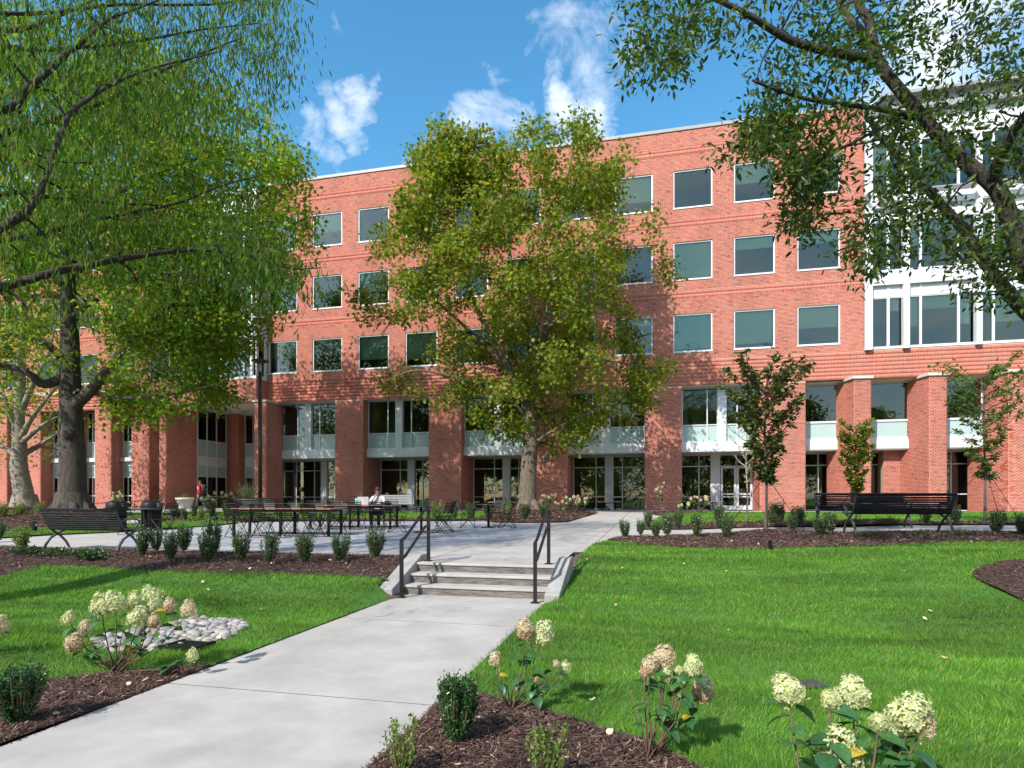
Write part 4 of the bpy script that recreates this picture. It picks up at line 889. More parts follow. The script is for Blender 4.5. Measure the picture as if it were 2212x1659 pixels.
# willow oak over the right side
wb_ = Vector((5.95, 9.65, zg(5.95, 9.65))); t = tree_thing('willow_oak_tree', 'oak with narrow leaves and dark leaning limbs arching over the lawn', wb_)
sk = Skel(); d0 = 8.7
sk.limb([wb_ + Vector((0, 0, -.1)), wb_ + Vector((-.05, 0, 1.2)), wb_ + Vector((-.15, 0, 2.2))], .34, .25, 12)
fork = wb_ + Vector((-.15, 0, 2.2)); sk.m.ball(fork, (.26, .26, .3), 12, 8)
sk.limb([fork, W(2300, 690, d0), W(2225, 590, d0), W(2190, 500, d0), W(2168, 435, d0), W(2138, 393, d0), W(2058, 327, d0 + .1), W(1991, 250, d0 + .2), W(1921, 167, d0 + .3), W(1895, 123, d0 + .3), W(1878, 50, d0 + .4), W(1851, 0, d0 + .5), W(1835, -120, d0 + .7)], .155, .05, 10)
sk.limb([fork, W(2290, 740, d0 + .6), W(2205, 665, d0 + .9), W(2118, 553, d0 + 1.2), W(2085, 500, d0 + 1.3), W(2025, 433, d0 + 1.4), W(1975, 377, d0 + 1.5), W(1925, 320, d0 + 1.7), W(1891, 283, d0 + 1.9), W(1870, 240, d0 + 2.2)], .13, .03, 9)
sk.limb([W(1895, 125, d0 + .3), W(1858, 123, d0 + .2), W(1775, 107, d0), W(1708, 87, d0 - .1), W(1661, 60, d0 - .2), W(1618, 33, d0 - .3), W(1551, 0, d0 - .4), W(1440, -50, d0 - .5)], .075, .03, 8)
sk.limb([W(1991, 250, d0 + .2), W(1941, 243, d0), W(1841, 227, d0 - .3), W(1758, 217, d0 - .5), W(1675, 193, d0 - .7), W(1625, 173, d0 - .8)], .05, .015, 7)
sk.limb([W(1975, 255, d0 + .2), W(1935, 262, d0 + .1), W(1891, 283, d0), W(1825, 317, d0 - .2), W(1758, 350, d0 - .3), W(1735, 373, d0 - .3)], .035, .012, 6)
sk.limb([W(1893, 115, d0 + .4), W(1860, 70, d0 + .9), W(1820, 20, d0 + 1.2), W(1800, -60, d0 + 1.4)], .09, .05, 7)
sk.limb([W(2138, 393, d0), W(2180, 300, d0 - .5), W(2250, 200, d0 - 1), W(2330, 60, d0 - 1.4)], .1, .03, 7); sk.limb([W(2025, 433, d0 + 1.4), W(1960, 450, d0 + 1.2), W(1900, 470, d0 + 1), W(1850, 510, d0 + .9)], .03, .01, 6)
sk.limb([fork, fork + Vector((1.2, .4, 2)), fork + Vector((2.4, .6, 4.5))], .16, .05, 8); sk.limb([fork, fork + Vector((.4, 1.4, 2)), fork + Vector((.2, 2.6, 5))], .14, .05, 8)
polys = [(112, [(1320, 5), (1420, -30), (1700, -60), (2230, -60), (2230, 165), (2060, 150), (1920, 160), (1760, 190), (1640, 160), (1560, 120), (1440, 40)]), (70, [(1585, 215), (1680, 175), (1850, 205), (1960, 215), (2230, 170), (2230, 420), (2150, 380), (2070, 330), (1990, 330), (1880, 300), (1760, 300), (1620, 290)]),
         (26, [(1355, 60), (1480, 20), (1500, 120), (1470, 160), (1350, 170)]), (28, [(1565, 290), (1700, 255), (1690, 300), (1580, 335)]), (34, [(1640, 345), (1760, 320), (1810, 350), (1790, 400), (1700, 385)]), (18, [(1690, 410), (1750, 400), (1770, 500), (1710, 505)]), (38, [(1840, 440), (1950, 420), (2040, 440), (2070, 500), (1990, 560), (1880, 590), (1820, 560), (1800, 520)]), (34, [(2060, 480), (2230, 430), (2230, 660), (2130, 640), (2060, 620), (2050, 540)]), (14, [(1880, 330), (2000, 345), (2010, 420), (1900, 410)])]
cl_ = []
for cnt, poly in polys:
    us = [p[0] for p in poly]; vs_ = [p[1] for p in poly]; k = 0
    while k < cnt:
        u, v = random.uniform(min(us), max(us)), random.uniform(min(vs_), max(vs_))
        if inside((u, v), poly): k += 1; cl_.append(tuple(W(u, v, d0 + random.uniform(-1.3, 2.2))))
for _ in range(420):
    a, r, h = random.uniform(0, 6.283), math.sqrt(random.random()) * 6, random.uniform(4.5, 15); q = (wb_.x + r * math.cos(a), wb_.y + r * math.sin(a), h); d = depth(q); u = 1106 + FPX * (q[0] * CA + q[1] * SA) / max(d, .1); v = HOR - FPX * (q[2] - ZC) / max(d, .1)
    if d < 1 or u > 2240 or v < -70: cl_.append(q)
sk.reach(cl_, .004, .022, sag=.1)
P, D, N = clump_leaves(cl_, 40, .155, .12, .7, .85)
finish(t, wb_, sk, P, D, N, rng.uniform(.08, .14, len(P)), 'lance', 'leaf_willow', 'bark_dark', 'bark_dark')

# unseen trees behind the viewpoint: they show in the window glass
def park_tree(pos, h, r, seed, label, n=300, lo=.30, per=60, sig=.62, l0=.3, l1=.5, gap=-.15):
    b = Vector((pos[0], pos[1], zg(*pos))); t = tree_thing('park_tree', label, b, None); sk = Skel(); sk.limb([b, b + Vector((.1, .1, h * .4)), b + Vector((0, .2, h * .85))], .35, .08, 10)
    for k in range(9):
        a = k * 2.4 + seed; z = h * (lo + .05 * k); sk.limb([b + Vector((0, 0, z)), b + Vector((math.cos(a) * r * .5, math.sin(a) * r * .5, z + h * .1)), b + Vector((math.cos(a) * r * .85, math.sin(a) * r * .85, z + h * .16))], .12, .03, 6)
    c = []
    while len(c) < n:
        a, q, z = random.uniform(0, 6.283), math.sqrt(random.random()), random.random(); rr = r * math.sin(math.pi * (.12 + .84 * z)) ** .7 * q; p = b + Vector((rr * math.cos(a), rr * math.sin(a), h * (lo + (1 - lo) * z)))
        if mnoise.noise(p * .35 + Vector((seed, 0, 0))) > gap: c.append(tuple(p))
    sk.reach(c, .01, .07); P, D, N = clump_leaves(c, per, sig, .3, .3); finish(t, b, sk, P, D, N, rng.uniform(l0, l1, len(P)), 'kite', 'leaf_oak', 'bark_oak', 'bark_dark')
park_tree((-12, -22), 20, 7.5, 1, 'tall airy shade tree with fine leaves behind the path', 380, .42, 46, 1.0, .12, .2, -1)
park_tree((3, -23), 19, 7.5, 5, 'tall airy shade tree with fine leaves behind the lawn', 380, .42, 46, 1.0, .12, .2, -1)
park_tree((-21, -12), 16, 6.5, 8, 'round shade tree in the park behind the cypress'); park_tree((15, -14), 15, 6.5, 12, 'round shade tree in the park behind the leaning oak'); park_tree((-36, -6), 15, 7, 15, 'shade tree at the far end of the park lawn', 180)
for k, (x, y) in enumerate([(-48, -22), (-34, -30), (-20, -34), (-7, -32), (6, -35), (19, -31), (32, -34), (44, -26), (-12, -46), (12, -48)]):
    park_tree((x, y), 13 + (k * 37 % 5), 7.5, 20 + k, ['spreading', 'tall', 'broad', 'rounded', 'dense', 'old', 'leafy', 'low', 'distant', 'remote'][k] + ' tree in the row closing the far side of the park', 130, .08)

# ------------------------------------------------------------------ grass, chips
def in_poly(P, poly):
    x, y = P[:, 0], P[:, 1]; c = np.zeros(len(P), bool); j = len(poly) - 1
    for i in range(len(poly)):
        xi, yi, xj, yj = poly[i][0], poly[i][1], poly[j][0], poly[j][1]
        with np.errstate(divide='ignore', invalid='ignore'): t = ((yi > y) != (yj > y)) & (x < (xj - xi) * (y - yi) / (yj - yi + 1e-12) + xi)
        c ^= t; j = i
    return c
def scatter(poly, dens, margin=750):
    xs = [p[0] for p in poly]; ys = [p[1] for p in poly]; x0, x1, y0, y1 = min(xs), max(xs), min(ys), max(ys); n = int((x1 - x0) * (y1 - y0) * dens(0)); 
    P = rng.uniform((x0, y0), (x1, y1), (n, 2)); d = -P[:, 0] * SA + P[:, 1] * CA; u = 1106 + FPX * (P[:, 0] * CA + P[:, 1] * SA) / np.maximum(d, .1)
    k = (d > 1.6) & (u > -margin) & (u < 2212 + margin); P, d = P[k], d[k]; k = rng.random(len(P)) < dens(d) / dens(0); P, d = P[k], d[k]; k = in_poly(P, poly); return P[k], d[k]
def heights(P, off, mound=None): return np.array([zl(x, y) + off + (mound(x, y) if mound else 0) for x, y in P])
ring_ex = [(5.6 + (x - 5.6) * .95, 9.7 + (y - 9.7) * .95) for x, y in tree_ring]
STONES = GP([(200, 1396), (240, 1412), (300, 1415), (380, 1404), (450, 1393), (495, 1382), (533, 1362), (530, 1347), (500, 1341), (460, 1342), (420, 1337), (395, 1347), (350, 1358), (290, 1366), (240, 1376), (215, 1385)])
def blades(poly, off, dens, hmin, hmax, wk, excl=()):
    P, d = scatter(poly, dens)
    for e_ in excl: k = ~in_poly(P, e_); P, d = P[k], d[k]
    P = P + rng.normal(0, .022, P.shape); n = len(P); z = heights(P, off); a = rng.uniform(0, 2 * math.pi, n); w = rng.uniform(.7, 1.3, n) * wk * np.maximum(1, d / 5) * .5
    patch = np.array([.5 + .5 * mnoise.noise(Vector((x * .55, y * 1.6, 3))) for x, y in P[:: max(1, n // 60000)]]); patch = np.repeat(patch, max(1, n // 60000))[:n]
    if len(patch) < n: patch = np.pad(patch, (0, n - len(patch)), mode='edge')
    h = rng.uniform(hmin, hmax, n) * (.75 + .5 * np.sin(P[:, 1] * 5.2 + .8 * np.sin(P[:, 0] * 1.1)) * .35 + .2)
    lean = rng.normal(0, .45, (n, 2)) * h[:, None]; lean[:, 0] += h * .35 * np.sin(P[:, 1] * 3.1 + P[:, 0] * .4)
    b = np.c_[P, z]; s = np.c_[np.cos(a) * w, np.sin(a) * w, np.zeros(n)]
    V = np.stack([b - s, b + s, b + np.c_[lean, h]], 1).reshape(-1, 3); F = np.arange(3 * n).reshape(-1, 3); return V, F
def join(parts): 
    Vs, Fs, o = [], [], 0
    for V, F in parts: Vs.append(V); Fs.append(F + o); o += len(V)
    return np.concatenate(Vs), np.concatenate(Fs)
dn = lambda k: (lambda d: np.clip(k * 5.0 / np.maximum(d, 3.2), 0, k * 1.5) if not np.isscalar(d) else k * 1.5)
V, F = join([blades(lawn_r, .012, dn(5200), .028, .062, .0042, [ring_ex]), blades(lawn_l, .012, dn(5200), .028, .062, .0042, [STONES])])
tag(link('lawn_grass', npmesh('lawn_grass', V, F, 'blade')), 'short mown grass of the two lower lawns', 'grass', kind='stuff')
V, F = join([blades(left_patch, .04, dn(2600), .03, .06, .005), blades(back_strip, .04, dn(2600), .03, .07, .006), blades(far_lawn, .04, dn(2600), .03, .07, .006)])
tag(link('lawn_grass', npmesh('lawn_grass', V, F, 'blade')), 'short mown grass strips along the terrace and building', 'grass', kind='stuff')
print('blades', len(F))
def chips(poly, off, dens, mound, lo=.02, hi=.062):
    P, d = scatter(poly, dens); n = len(P); z = heights(P, off + .006, mound) + rng.uniform(0, .022, n) + .012 * np.array([wob(x, y) for x, y in P]); a = rng.uniform(0, 6.283, n); L = rng.uniform(lo, hi, n) * np.maximum(1, d / 9) * .5; w = rng.uniform(.08, .24, n) * L
    t = rng.normal(0, .28, (n, 2)); ux = np.c_[np.cos(a), np.sin(a), t[:, 0]] * L[:, None]; uy = np.c_[-np.sin(a), np.cos(a), t[:, 1]] * w[:, None]; c = np.c_[P, z]
    V = np.stack([c - ux - uy * .6, c + ux * .9 - uy, c + ux + uy * .7, c - ux * .8 + uy], 1).reshape(-1, 3); return V, np.arange(4 * n).reshape(-1, 4)
V, F = join([chips(poly, off, dn(4600 if 'fore' in nm else 3600), mound) for nm, poly, off, mound in [('fore', b_[1], b_[2], b_[3]) if i in (1, 2) else b_[:4] for i, b_ in enumerate(beds)]])
tag(link('mulch_chips', npmesh('mulch_chips', V, F, 'chip')), 'brown shredded bark mulch covering the planting beds', 'mulch', kind='stuff')

# ------------------------------------------------------------------ river stones round the drain
sb = thing('stone_bed', 'pale river stones laid around a drain in the left lawn', 'stones', (*G(370, 1375)[:2], -.45)); sb0 = Vector(sb.location)
stone_me = []
for k in range(21):
    m = MB(); m.ball((0, 0, 0), (1, .62 + .25 * random.random(), .42 + .18 * random.random()), 10, 7); sd = k * 7.1
    m.v = [tuple(Vector(v) * (1 + .22 * mnoise.noise(Vector(v) * .9 + Vector((sd, 0, 0))))) for v in m.v]; stone_me.append(m.mesh('stone', 'stone%d' % (k % 7), True))
placed = []; tries = 0
xs = [p[0] for p in STONES]; ys = [p[1] for p in STONES]
while len(placed) < 290 and tries < 20000:
    tries += 1; x, y = random.uniform(min(xs), max(xs)), random.uniform(min(ys), max(ys)); s = random.uniform(.035, .085)
    if not inside((x, y), STONES) or any((x - a) ** 2 + (y - b) ** 2 < (.60 * (s + c)) ** 2 for a, b, c in placed): continue
    placed.append((x, y, s)); k = random.choices(range(7), (6, 4, 6, 1.2, 3, .6, 5))[0] + 7 * random.randrange(3)
    link('stone', stone_me[k], sb, loc=Vector((x, y, -.45 + .012 + s * .2)) - sb0, rot=(random.gauss(0, .2), random.gauss(0, .2), random.uniform(0, 6.28)), sc=s)
gp = G(405, 1404); m = MB()
for k in range(7): m.cbox((0, -.13 + k * .043, .02), (.34, .018, .02))
m.cbox((-.18, 0, .02), (.03, .34, .03)); m.cbox((.18, 0, .02), (.03, .34, .03)); o = m.build('drain_grate', 'black_metal', None, loc=gp + Vector((0, 0, .03))); tag(o, 'black drain grate among the river stones', 'grate')
gp = G(1742, 1487); m = MB()
for k in range(7): m.cbox((0, -.13 + k * .043, .02), (.34, .02, .02))
m.cbox((-.18, 0, .02), (.04, .34, .03)); m.cbox((.18, 0, .02), (.04, .34, .03)); o = m.build('drain_grate', 'grey_metal', None, loc=gp + Vector((0, 0, .025)), rot=(0, 0, .3), sc=.62); tag(o, 'grey drain grate set in the right lawn behind the hydrangea', 'grate')

# ------------------------------------------------------------------ shrubs
def shrub_meshes(h, r, nst, per, ls, leafm, seed, flat=False, kind='oval', top=.3, spread=1.0):
    R = np.random.default_rng(seed); st = MB(); P, D, N = [], [], []
    for k in range(nst):
        a = R.uniform(0, 6.283); q = math.sqrt(R.uniform(0, 1)); hh = h * (R.uniform(.62, 1.05) if not flat else R.uniform(.5, 1.0) * (1.1 - .6 * q)); tip = np.array([r * q * math.cos(a), r * q * math.sin(a), hh]); b = np.array([r * .12 * math.cos(a), r * .12 * math.sin(a), 0]); mid = (b + tip) / 2 + np.array([r * q * .25 * spread * math.cos(a), r * q * .25 * spread * math.sin(a), 0])
        st.tube([b, mid, tip], [.006, .004, .002], 4, cap=False)
        t = R.uniform(.12 if not flat else .3, 1.03, per); pos = ((1 - t) ** 2)[:, None] * b + (2 * t * (1 - t))[:, None] * mid + (t ** 2)[:, None] * tip; P.append(pos + R.normal(0, ls * .55, (per, 3)))
        dirs = R.normal(0, 1, (per, 3)); dirs[:, 2] += .9; D.append(dirs); nn = R.normal(0, .6, (per, 3)); nn[:, 2] += .8; N.append(nn)
    P = np.concatenate(P); P[:, 2] = np.maximum(P[:, 2], .015); lm = leaves('foliage', P, np.concatenate(D), np.concatenate(N), R.uniform(.7, 1.2, len(P)) * ls, kind, leafm); return st.mesh('stems', 'twig'), lm
def shrub_proto(meshes): return meshes
BOX = [shrub_meshes(.52, .17, 46, 46, .034, 'leaf_box', 40 + k) for k in range(4)]
LOW = [shrub_meshes(.24, .40, 40, 34, .04, 'leaf_box' if k else 'leaf_young', 60 + k, True) for k in range(2)]
LITE = [shrub_meshes(.55, .2, 34, 30, .05, 'leaf_light', 70 + k) for k in range(2)]
def shrub(p, meshes, label, group, sc=1.0, name='boxwood_shrub', off=.02):
    t = thing(name, label, 'shrub', (p[0], p[1], p[2] + off), random.uniform(0, 6.28), group); s = sc * random.uniform(.9, 1.1); t.scale = (s * random.uniform(.85, 1.15), s * random.uniform(.85, 1.15), s * random.uniform(.88, 1.12)); t.rotation_euler[0] = random.gauss(0, .05); t.rotation_euler[1] = random.gauss(0, .05)
    link('stems', meshes[0], t); link('foliage', meshes[1], t); return t
def GL(u, v): q = G(u, v); return Vector((q.x, q.y, zl(q.x, q.y)))
BI = [(307, 1202), (339, 1192), (369, 1211), (397, 1192), (448, 1215), (463, 1197), (521, 1215), (583, 1219), (658, 1217), (735, 1217), (810, 1207)]
for u, v, k in [(307, 1202, 1), (339, 1192, .85), (369, 1211, 1.05), (397, 1192, 1.05), (448, 1215, .9), (463, 1197, 1.1), (521, 1215, 1.1), (583, 1219, 1.12), (658, 1217, 1.1), (735, 1217, 1.1), (810, 1207, .95)]:
    shrub(GL(u, v), random.choice(BOX), '%s upright boxwood counting from the steps in the bed below the terrace' % ORD[10 - BI.index((u, v))], 'boxwoods in the bed below the terrace', k * .98)
for u, v, w_ in [(122, 1203, 'behind the middle of'), (195, 1210, 'behind the handrail end of'), (60, 1199, 'past the oak end of')]: shrub(GL(u, v), LOW[1], 'low spreading green shrub in the mulch %s the left bench' % w_, 'spreading shrubs by the left bench', .85, 'spreading_shrub')
shrub(GL(47, 1192), LITE[0], 'taller bright green shrub at the open end of the left bench', None, .75); shrub(GL(-6, 1172), BOX[0], 'dark shrub at the very end of the left mulch bed', None, .95)
cnt = 0
for u, v, k in [(1350, 1163, .75), (1384, 1158, .8), (1418, 1164, .85), (1442, 1158, .95), (1505, 1165, .98), (1570, 1167, .9), (1709, 1154, .9), (1769, 1162, 1.0), (1793, 1154, .8), (2150, 1154, .95), (2206, 1158, .9)]:
    shrub(GL(u, v), random.choice(BOX), '%s upright boxwood counting from the steps in the bed bordering the right lawn' % ORD[cnt], 'boxwoods bordering the right lawn', k); cnt += 1
for u, v, w_ in [(1878, 1163, 'terrace end'), (1983, 1162, 'middle'), (2076, 1160, 'far end')]: shrub(GL(u, v), LOW[0], 'low dark spreading shrub in the mulch behind the %s of the right bench' % w_, 'spreading shrubs under the right bench', .62, 'spreading_shrub')
cnt = 0
for u, v, k in [(1399, 1142, .9), (1463, 1144, .9), (1555, 1142, 1.05), (1668, 1136, .95), (1685, 1136, .95), (1726, 1140, .9), (2001, 1137, .8), (2067, 1136, .85)]:
    shrub(GL(u, v), random.choice(BOX), '%s upright boxwood counting from the terrace on the far side of the right walkway' % ORD[cnt], 'boxwoods beyond the right walkway', k * 1.1, off=.05); cnt += 1
for u, v, w_ in [(1842, 1137, 'next to'), (1917, 1136, 'farther along from')]: shrub(GL(u, v), LOW[0], 'low spreading shrub beyond the right walkway, %s the feathery young tree' % w_, 'spreading shrubs beyond the right walkway', .8, 'spreading_shrub', .05)
cnt = 0
for u, v, k in [(375, 1122, .8), (385, 1121, .7), (399, 1125, .8), (420, 1120, .85), (435, 1124, .8), (457, 1121, 1.2), (490, 1124, .9), (560, 1125, .9), (640, 1125, .9), (720, 1125, .9)]:
    shrub(GL(u, v), random.choice(BOX + LITE), '%s small shrub counting from the litter bins in the strip behind the terrace tables' % ORD[cnt], 'shrubs behind the terrace tables', k * 1.1, 'small_shrub', .06); cnt += 1
cnt = 0
for u, v in [(943, 1126), (981, 1126), (1017, 1126), (1056, 1124), (1093, 1126), (1133, 1124), (1172, 1122)]:
    shrub(GL(u, v), random.choice(BOX + LITE[:1]), '%s small shrub counting from the tables, in the row before the maple' % ORD[cnt], 'shrubs round the maple', 1.1, 'small_shrub', .06); cnt += 1
for u, v, w_ in [(6, 1126, 'farthest from'), (41, 1124, 'next but one to'), (82, 1120, 'nearest')]: shrub(GL(u, v), LITE[1], 'small yellow green shrub before the left wing, %s the massive oak' % w_, 'shrubs before the left wing', 1.1, 'small_shrub', .06)
NEARB = shrub_meshes(.40, .13, 130, 90, .024, 'leaf_box', 91, top=.4); NEARL = shrub_meshes(.34, .13, 16, 46, .026, 'leaf_light', 92); NEARD = shrub_meshes(.42, .17, 110, 70, .026, 'leaf_box', 93)
shrub(GL(985, 1612), NEARB, 'dense round topped boxwood in the foreground mulch beside the path', None, 1.0)
shrub(GL(868, 1688), NEARL, 'leafy sprigs with pale new growth at the path edge in the foreground', None, 1.0, 'privet_shrub'); shrub(GL(1178, 1700), NEARL, 'sparse young green sprigs in the foreground mulch below the dry stemmed hydrangea', None, .9, 'privet_shrub')
shrub(GL(38, 1570), NEARD, 'dark bushy boxwood in the mulch at the left edge of the path', None, 1.0)

# ------------------------------------------------------------------ hydrangeas
def head_mesh(seed, petal, nf, ps, brown=0):
    R = np.random.default_rng(seed); P, D, N = [], [], []
    for k in range(nf):
        z = 1 - 2 * (k + .5) / nf * .93; a = k * 2.39996; q = math.sqrt(max(0, 1 - z * z)); n = np.array([q * math.cos(a), q * math.sin(a), z]); p = n * np.array([1 - .22 * z, 1 - .22 * z, 1.12]) * R.uniform(.76, 1.06) * (1 + .25 * mnoise.noise(Vector(n) * 1.6 + Vector((seed, 0, 0)))); n = n + R.normal(0, .25, 3); n /= np.linalg.norm(n)
        t = np.cross(n, R.normal(0, 1, 3)); t /= np.linalg.norm(t); b = np.cross(n, t); r0 = R.uniform(0, 1.5)
        for j in range(4):
            an = r0 + j * 1.5708; d = t * math.cos(an) + b * math.sin(an) + n * .3; P.append(p); D.append(d); N.append(n + R.normal(0, .12, 3))
    return leaves('flower_head', np.array(P), np.array(D), np.array(N), R.uniform(.8, 1.15, len(P)) * ps, 'oval', petal)
HEADS = {'cream': [head_mesh(100 + k, 'petal_cream', 170, .27) for k in range(3)], 'blush': [head_mesh(110 + k, 'petal_blush', 170, .27) for k in range(2)], 'brown': [head_mesh(120, 'petal_brown', 140, .27)], 'small': [head_mesh(130 + k, 'petal_cream' if k else 'petal_blush', 45, .5) for k in range(2)]}
def leaf_obj_mesh(material, seed):
    R = random.Random(seed); m = MB(); n = 6; vs = []; 
    for i in range(n + 1):
        t = i / n; w = .36 * math.sin(math.pi * min(1, t ** .8)) * (1 - .15 * t); z = .10 * math.sin(t * 2.6) - .16 * t * t
        vs += [(-w, t, z + .10 * w * 2), (-w * .5, t, z + .02), (0, t, z), (w * .5, t, z + .02), (w, t, z + .10 * w * 2)]
    m.add(vs, [(5 * i + j, 5 * i + j + 1, 5 * i + j + 6, 5 * i + j + 5) for i in range(n) for j in range(4)]); return m.mesh('leaf', material, True)
HLEAF = [leaf_obj_mesh('leaf_hydrangea', 1), leaf_obj_mesh('leaf_hydrangea', 2)]
mat('leaf_hyd_a', (.03, .10, .032), rough=.4, var=.3, scale=9, transl=.25); mat('leaf_hyd_b', (.05, .14, .04), rough=.4, var=.3, scale=9, transl=.25); HLEAF = [leaf_obj_mesh('leaf_hyd_a', 1), leaf_obj_mesh('leaf_hyd_b', 2)]; YLEAF = leaf_obj_mesh('leaf_yellow', 3)
def hydrangea(base, heads, label, group=None, leaf=.09, nleaf=3, extra=4, yellow=0, sr=.006):
    """heads: (point, radius, kind)"""
    t = thing('hydrangea', label, 'hydrangea', tuple(base), 0, group); st = MB()
    def put(p, away, s, me):
        az = math.atan2(away.y, away.x) - math.pi / 2 + random.gauss(0, .6); link('leaf', me, t, loc=p, rot=(random.uniform(-.7, .25), random.gauss(0, .35), az), sc=s * random.uniform(.75, 1.2))
    for p, r, kind in heads:
        q = Vector(p) - base; out = Vector((q.x, q.y, 0)); a = Vector((random.gauss(0, .02), random.gauss(0, .02), 0)); mid = q * .5 + out * .12 + Vector((0, 0, -.04)); top = q + Vector((0, 0, -r * .5))
        pts = [a, a.lerp(mid, .5) + Vector((random.gauss(0, .01), random.gauss(0, .01), 0)), mid, mid.lerp(top, .5) + Vector((random.gauss(0, .01), 0, .01)), top]; st.tube(pts, [sr * 1.2, sr, sr * .9, sr * .75, sr * .6], 5)
        link('flower_head', random.choice(HEADS[kind]), t, loc=q, rot=(random.gauss(0, .3), random.gauss(0, .3), random.uniform(0, 6.28)), sc=(r * .9, r * .9, r * random.uniform(.85, 1.1)))
        if kind == 'blush' and r > .05 and random.random() < .6: link('flower_head', HEADS['brown'][0], t, loc=q + Vector((0, 0, -r * .45)), rot=(0, 0, random.uniform(0, 6)), sc=r * .78)
        for _ in range(nleaf):
            f = random.uniform(.45, .97); i = min(3, int(f * 4)); c = pts[i].lerp(pts[i + 1], f * 4 - i); an = random.uniform(0, 6.28); put(c, Vector((math.cos(an), math.sin(an), 0)), leaf, YLEAF if yellow and random.random() < yellow else random.choice(HLEAF))
    for _ in range(extra):
        an = random.uniform(0, 6.28); L = random.uniform(.15, .38); st.tube([(0, 0, 0), (math.cos(an) * L * .35, math.sin(an) * L * .35, L * .6), (math.cos(an) * L * .8, math.sin(an) * L * .8, L)], [sr, sr * .8, sr * .4], 5)
    st.build('stems', 'twig', t, smooth=True); return t
def hw(base, lst, jit=.12, hs=1.0):
    d = depth(base); return [(W(u, v, d + random.uniform(-jit, jit) + k), hs * r * d / FPX, kd) for u, v, r, kd, k in [(q + (0,))[:5] for q in lst]]
b = G(251, 1453); hydrangea(b, hw(b, [(221, 1307, 28, 'cream'), (249, 1299, 23, 'cream'), (291, 1295, 19, 'cream'), (328, 1284, 22, 'cream'), (335, 1306, 18, 'cream'), (298, 1334, 26, 'cream'), (367, 1305, 15, 'blush'), (407, 1316, 20, 'blush'), (148, 1335, 17, 'cream'), (184, 1354, 17, 'blush'), (161, 1387, 22, 'blush'), (332, 1339, 15, 'blush'), (416, 1415, 14, 'cream'), (322, 1314, 13, 'blush')], .16, .86), 'hydrangea full of cream heads beside the river stones', None, .12, 5, 6, .04)
b = G(1103, 1537); hydrangea(b, hw(b, [(1135, 1356, 20, 'blush'), (1174, 1370, 27, 'cream'), (1150, 1375, 18, 'cream'), (1069, 1423, 14, 'blush'), (1221, 1440, 13, 'cream'), (1202, 1434, 8, 'blush'), (1160, 1468, 7, 'brown')], .1), 'sparse hydrangea with a few fading heads beside the path edge', None, .10, 5, 5, .05, .005)
b = G(1402, 1643); hydrangea(b, hw(b, [(1434, 1419, 25, 'blush'), (1405, 1436, 19, 'blush'), (1393, 1452, 12, 'brown'), (1498, 1437, 20, 'cream'), (1440, 1455, 15, 'cream'), (1470, 1450, 12, 'cream'), (1518, 1488, 25, 'blush'), (1463, 1495, 11, 'brown'), (1480, 1470, 10, 'cream')], .08), 'long stemmed hydrangea with cream and browning heads at the mulch edge', None, .10, 5, 4, .05, .005)
b = Vector((.62, 2.45, -.45)); d4 = 3.0
hydrangea(b, [(W(u, v, d4 + k), r * d4 / FPX, kd) for u, v, r, kd, k in [(1703, 1490, 34, 'cream', 0), (1842, 1498, 38, 'cream', .1), (1793, 1512, 20, 'cream', 0), (1965, 1545, 44, 'cream', 0), (1935, 1568, 34, 'cream', .05), (1898, 1560, 20, 'cream', -.05), (1812, 1622, 46, 'cream', -.1), (1990, 1560, 30, 'blush', 0)]], 'large cream headed hydrangea with dark leaves at the bottom of the right lawn', None, .13, 11, 4, .02, .006)
b = G(-30, 1420); hydrangea(b, hw(b, [(2, 1349, 17, 'blush'), (-40, 1330, 20, 'cream'), (-70, 1360, 20, 'cream')]), 'hydrangea half hidden at the left end of the lower lawn', None, .1)
def far_hyd(u, v, h, w, label, n=9, group=None):
    b = GL(u, v); d = depth(b); b = b + Vector((0, 0, .03)); hydrangea(b, [(b + Vector((random.uniform(-w, w), random.uniform(-w, w) * .7, h * random.uniform(.55, 1))), random.uniform(.05, .085), 'small') for _ in range(n)], label, group, .16, 4, 2, .0, .008)
far_hyd(1187, 1109, .9, .45, 'hydrangea clump between the maple trunk and the brick pier'); far_hyd(1215, 1110, .7, .35, 'small hydrangea against the brick pier beside the maple', 5); far_hyd(1240, 1111, 1.0, .35, 'full hydrangea with cream heads beside the round picnic table'); far_hyd(1258, 1110, .85, .3, 'green hydrangea next to the picnic table bench', 6)
far_hyd(1424, 1109, 1.5, .22, 'tall narrow hydrangea against the shaded brick pier', 7); far_hyd(1475, 1110, .6, .3, 'low leafy hydrangea near the double doors', 3); far_hyd(1512, 1110, .8, .5, 'wide cream hydrangea in front of the picnic table by the doors', 11)
far_hyd(446, 1108, .85, .5, 'yellow green hydrangea beside the walking person', 10); far_hyd(487, 1111, 1.1, .4, 'blush hydrangea beside the grass filled planter', 9); far_hyd(245, 1107, 1.1, .6, 'cream hydrangea behind the litter bins', 10); far_hyd(268, 1110, .8, .4, 'small yellowish hydrangea behind the litter bins', 3)

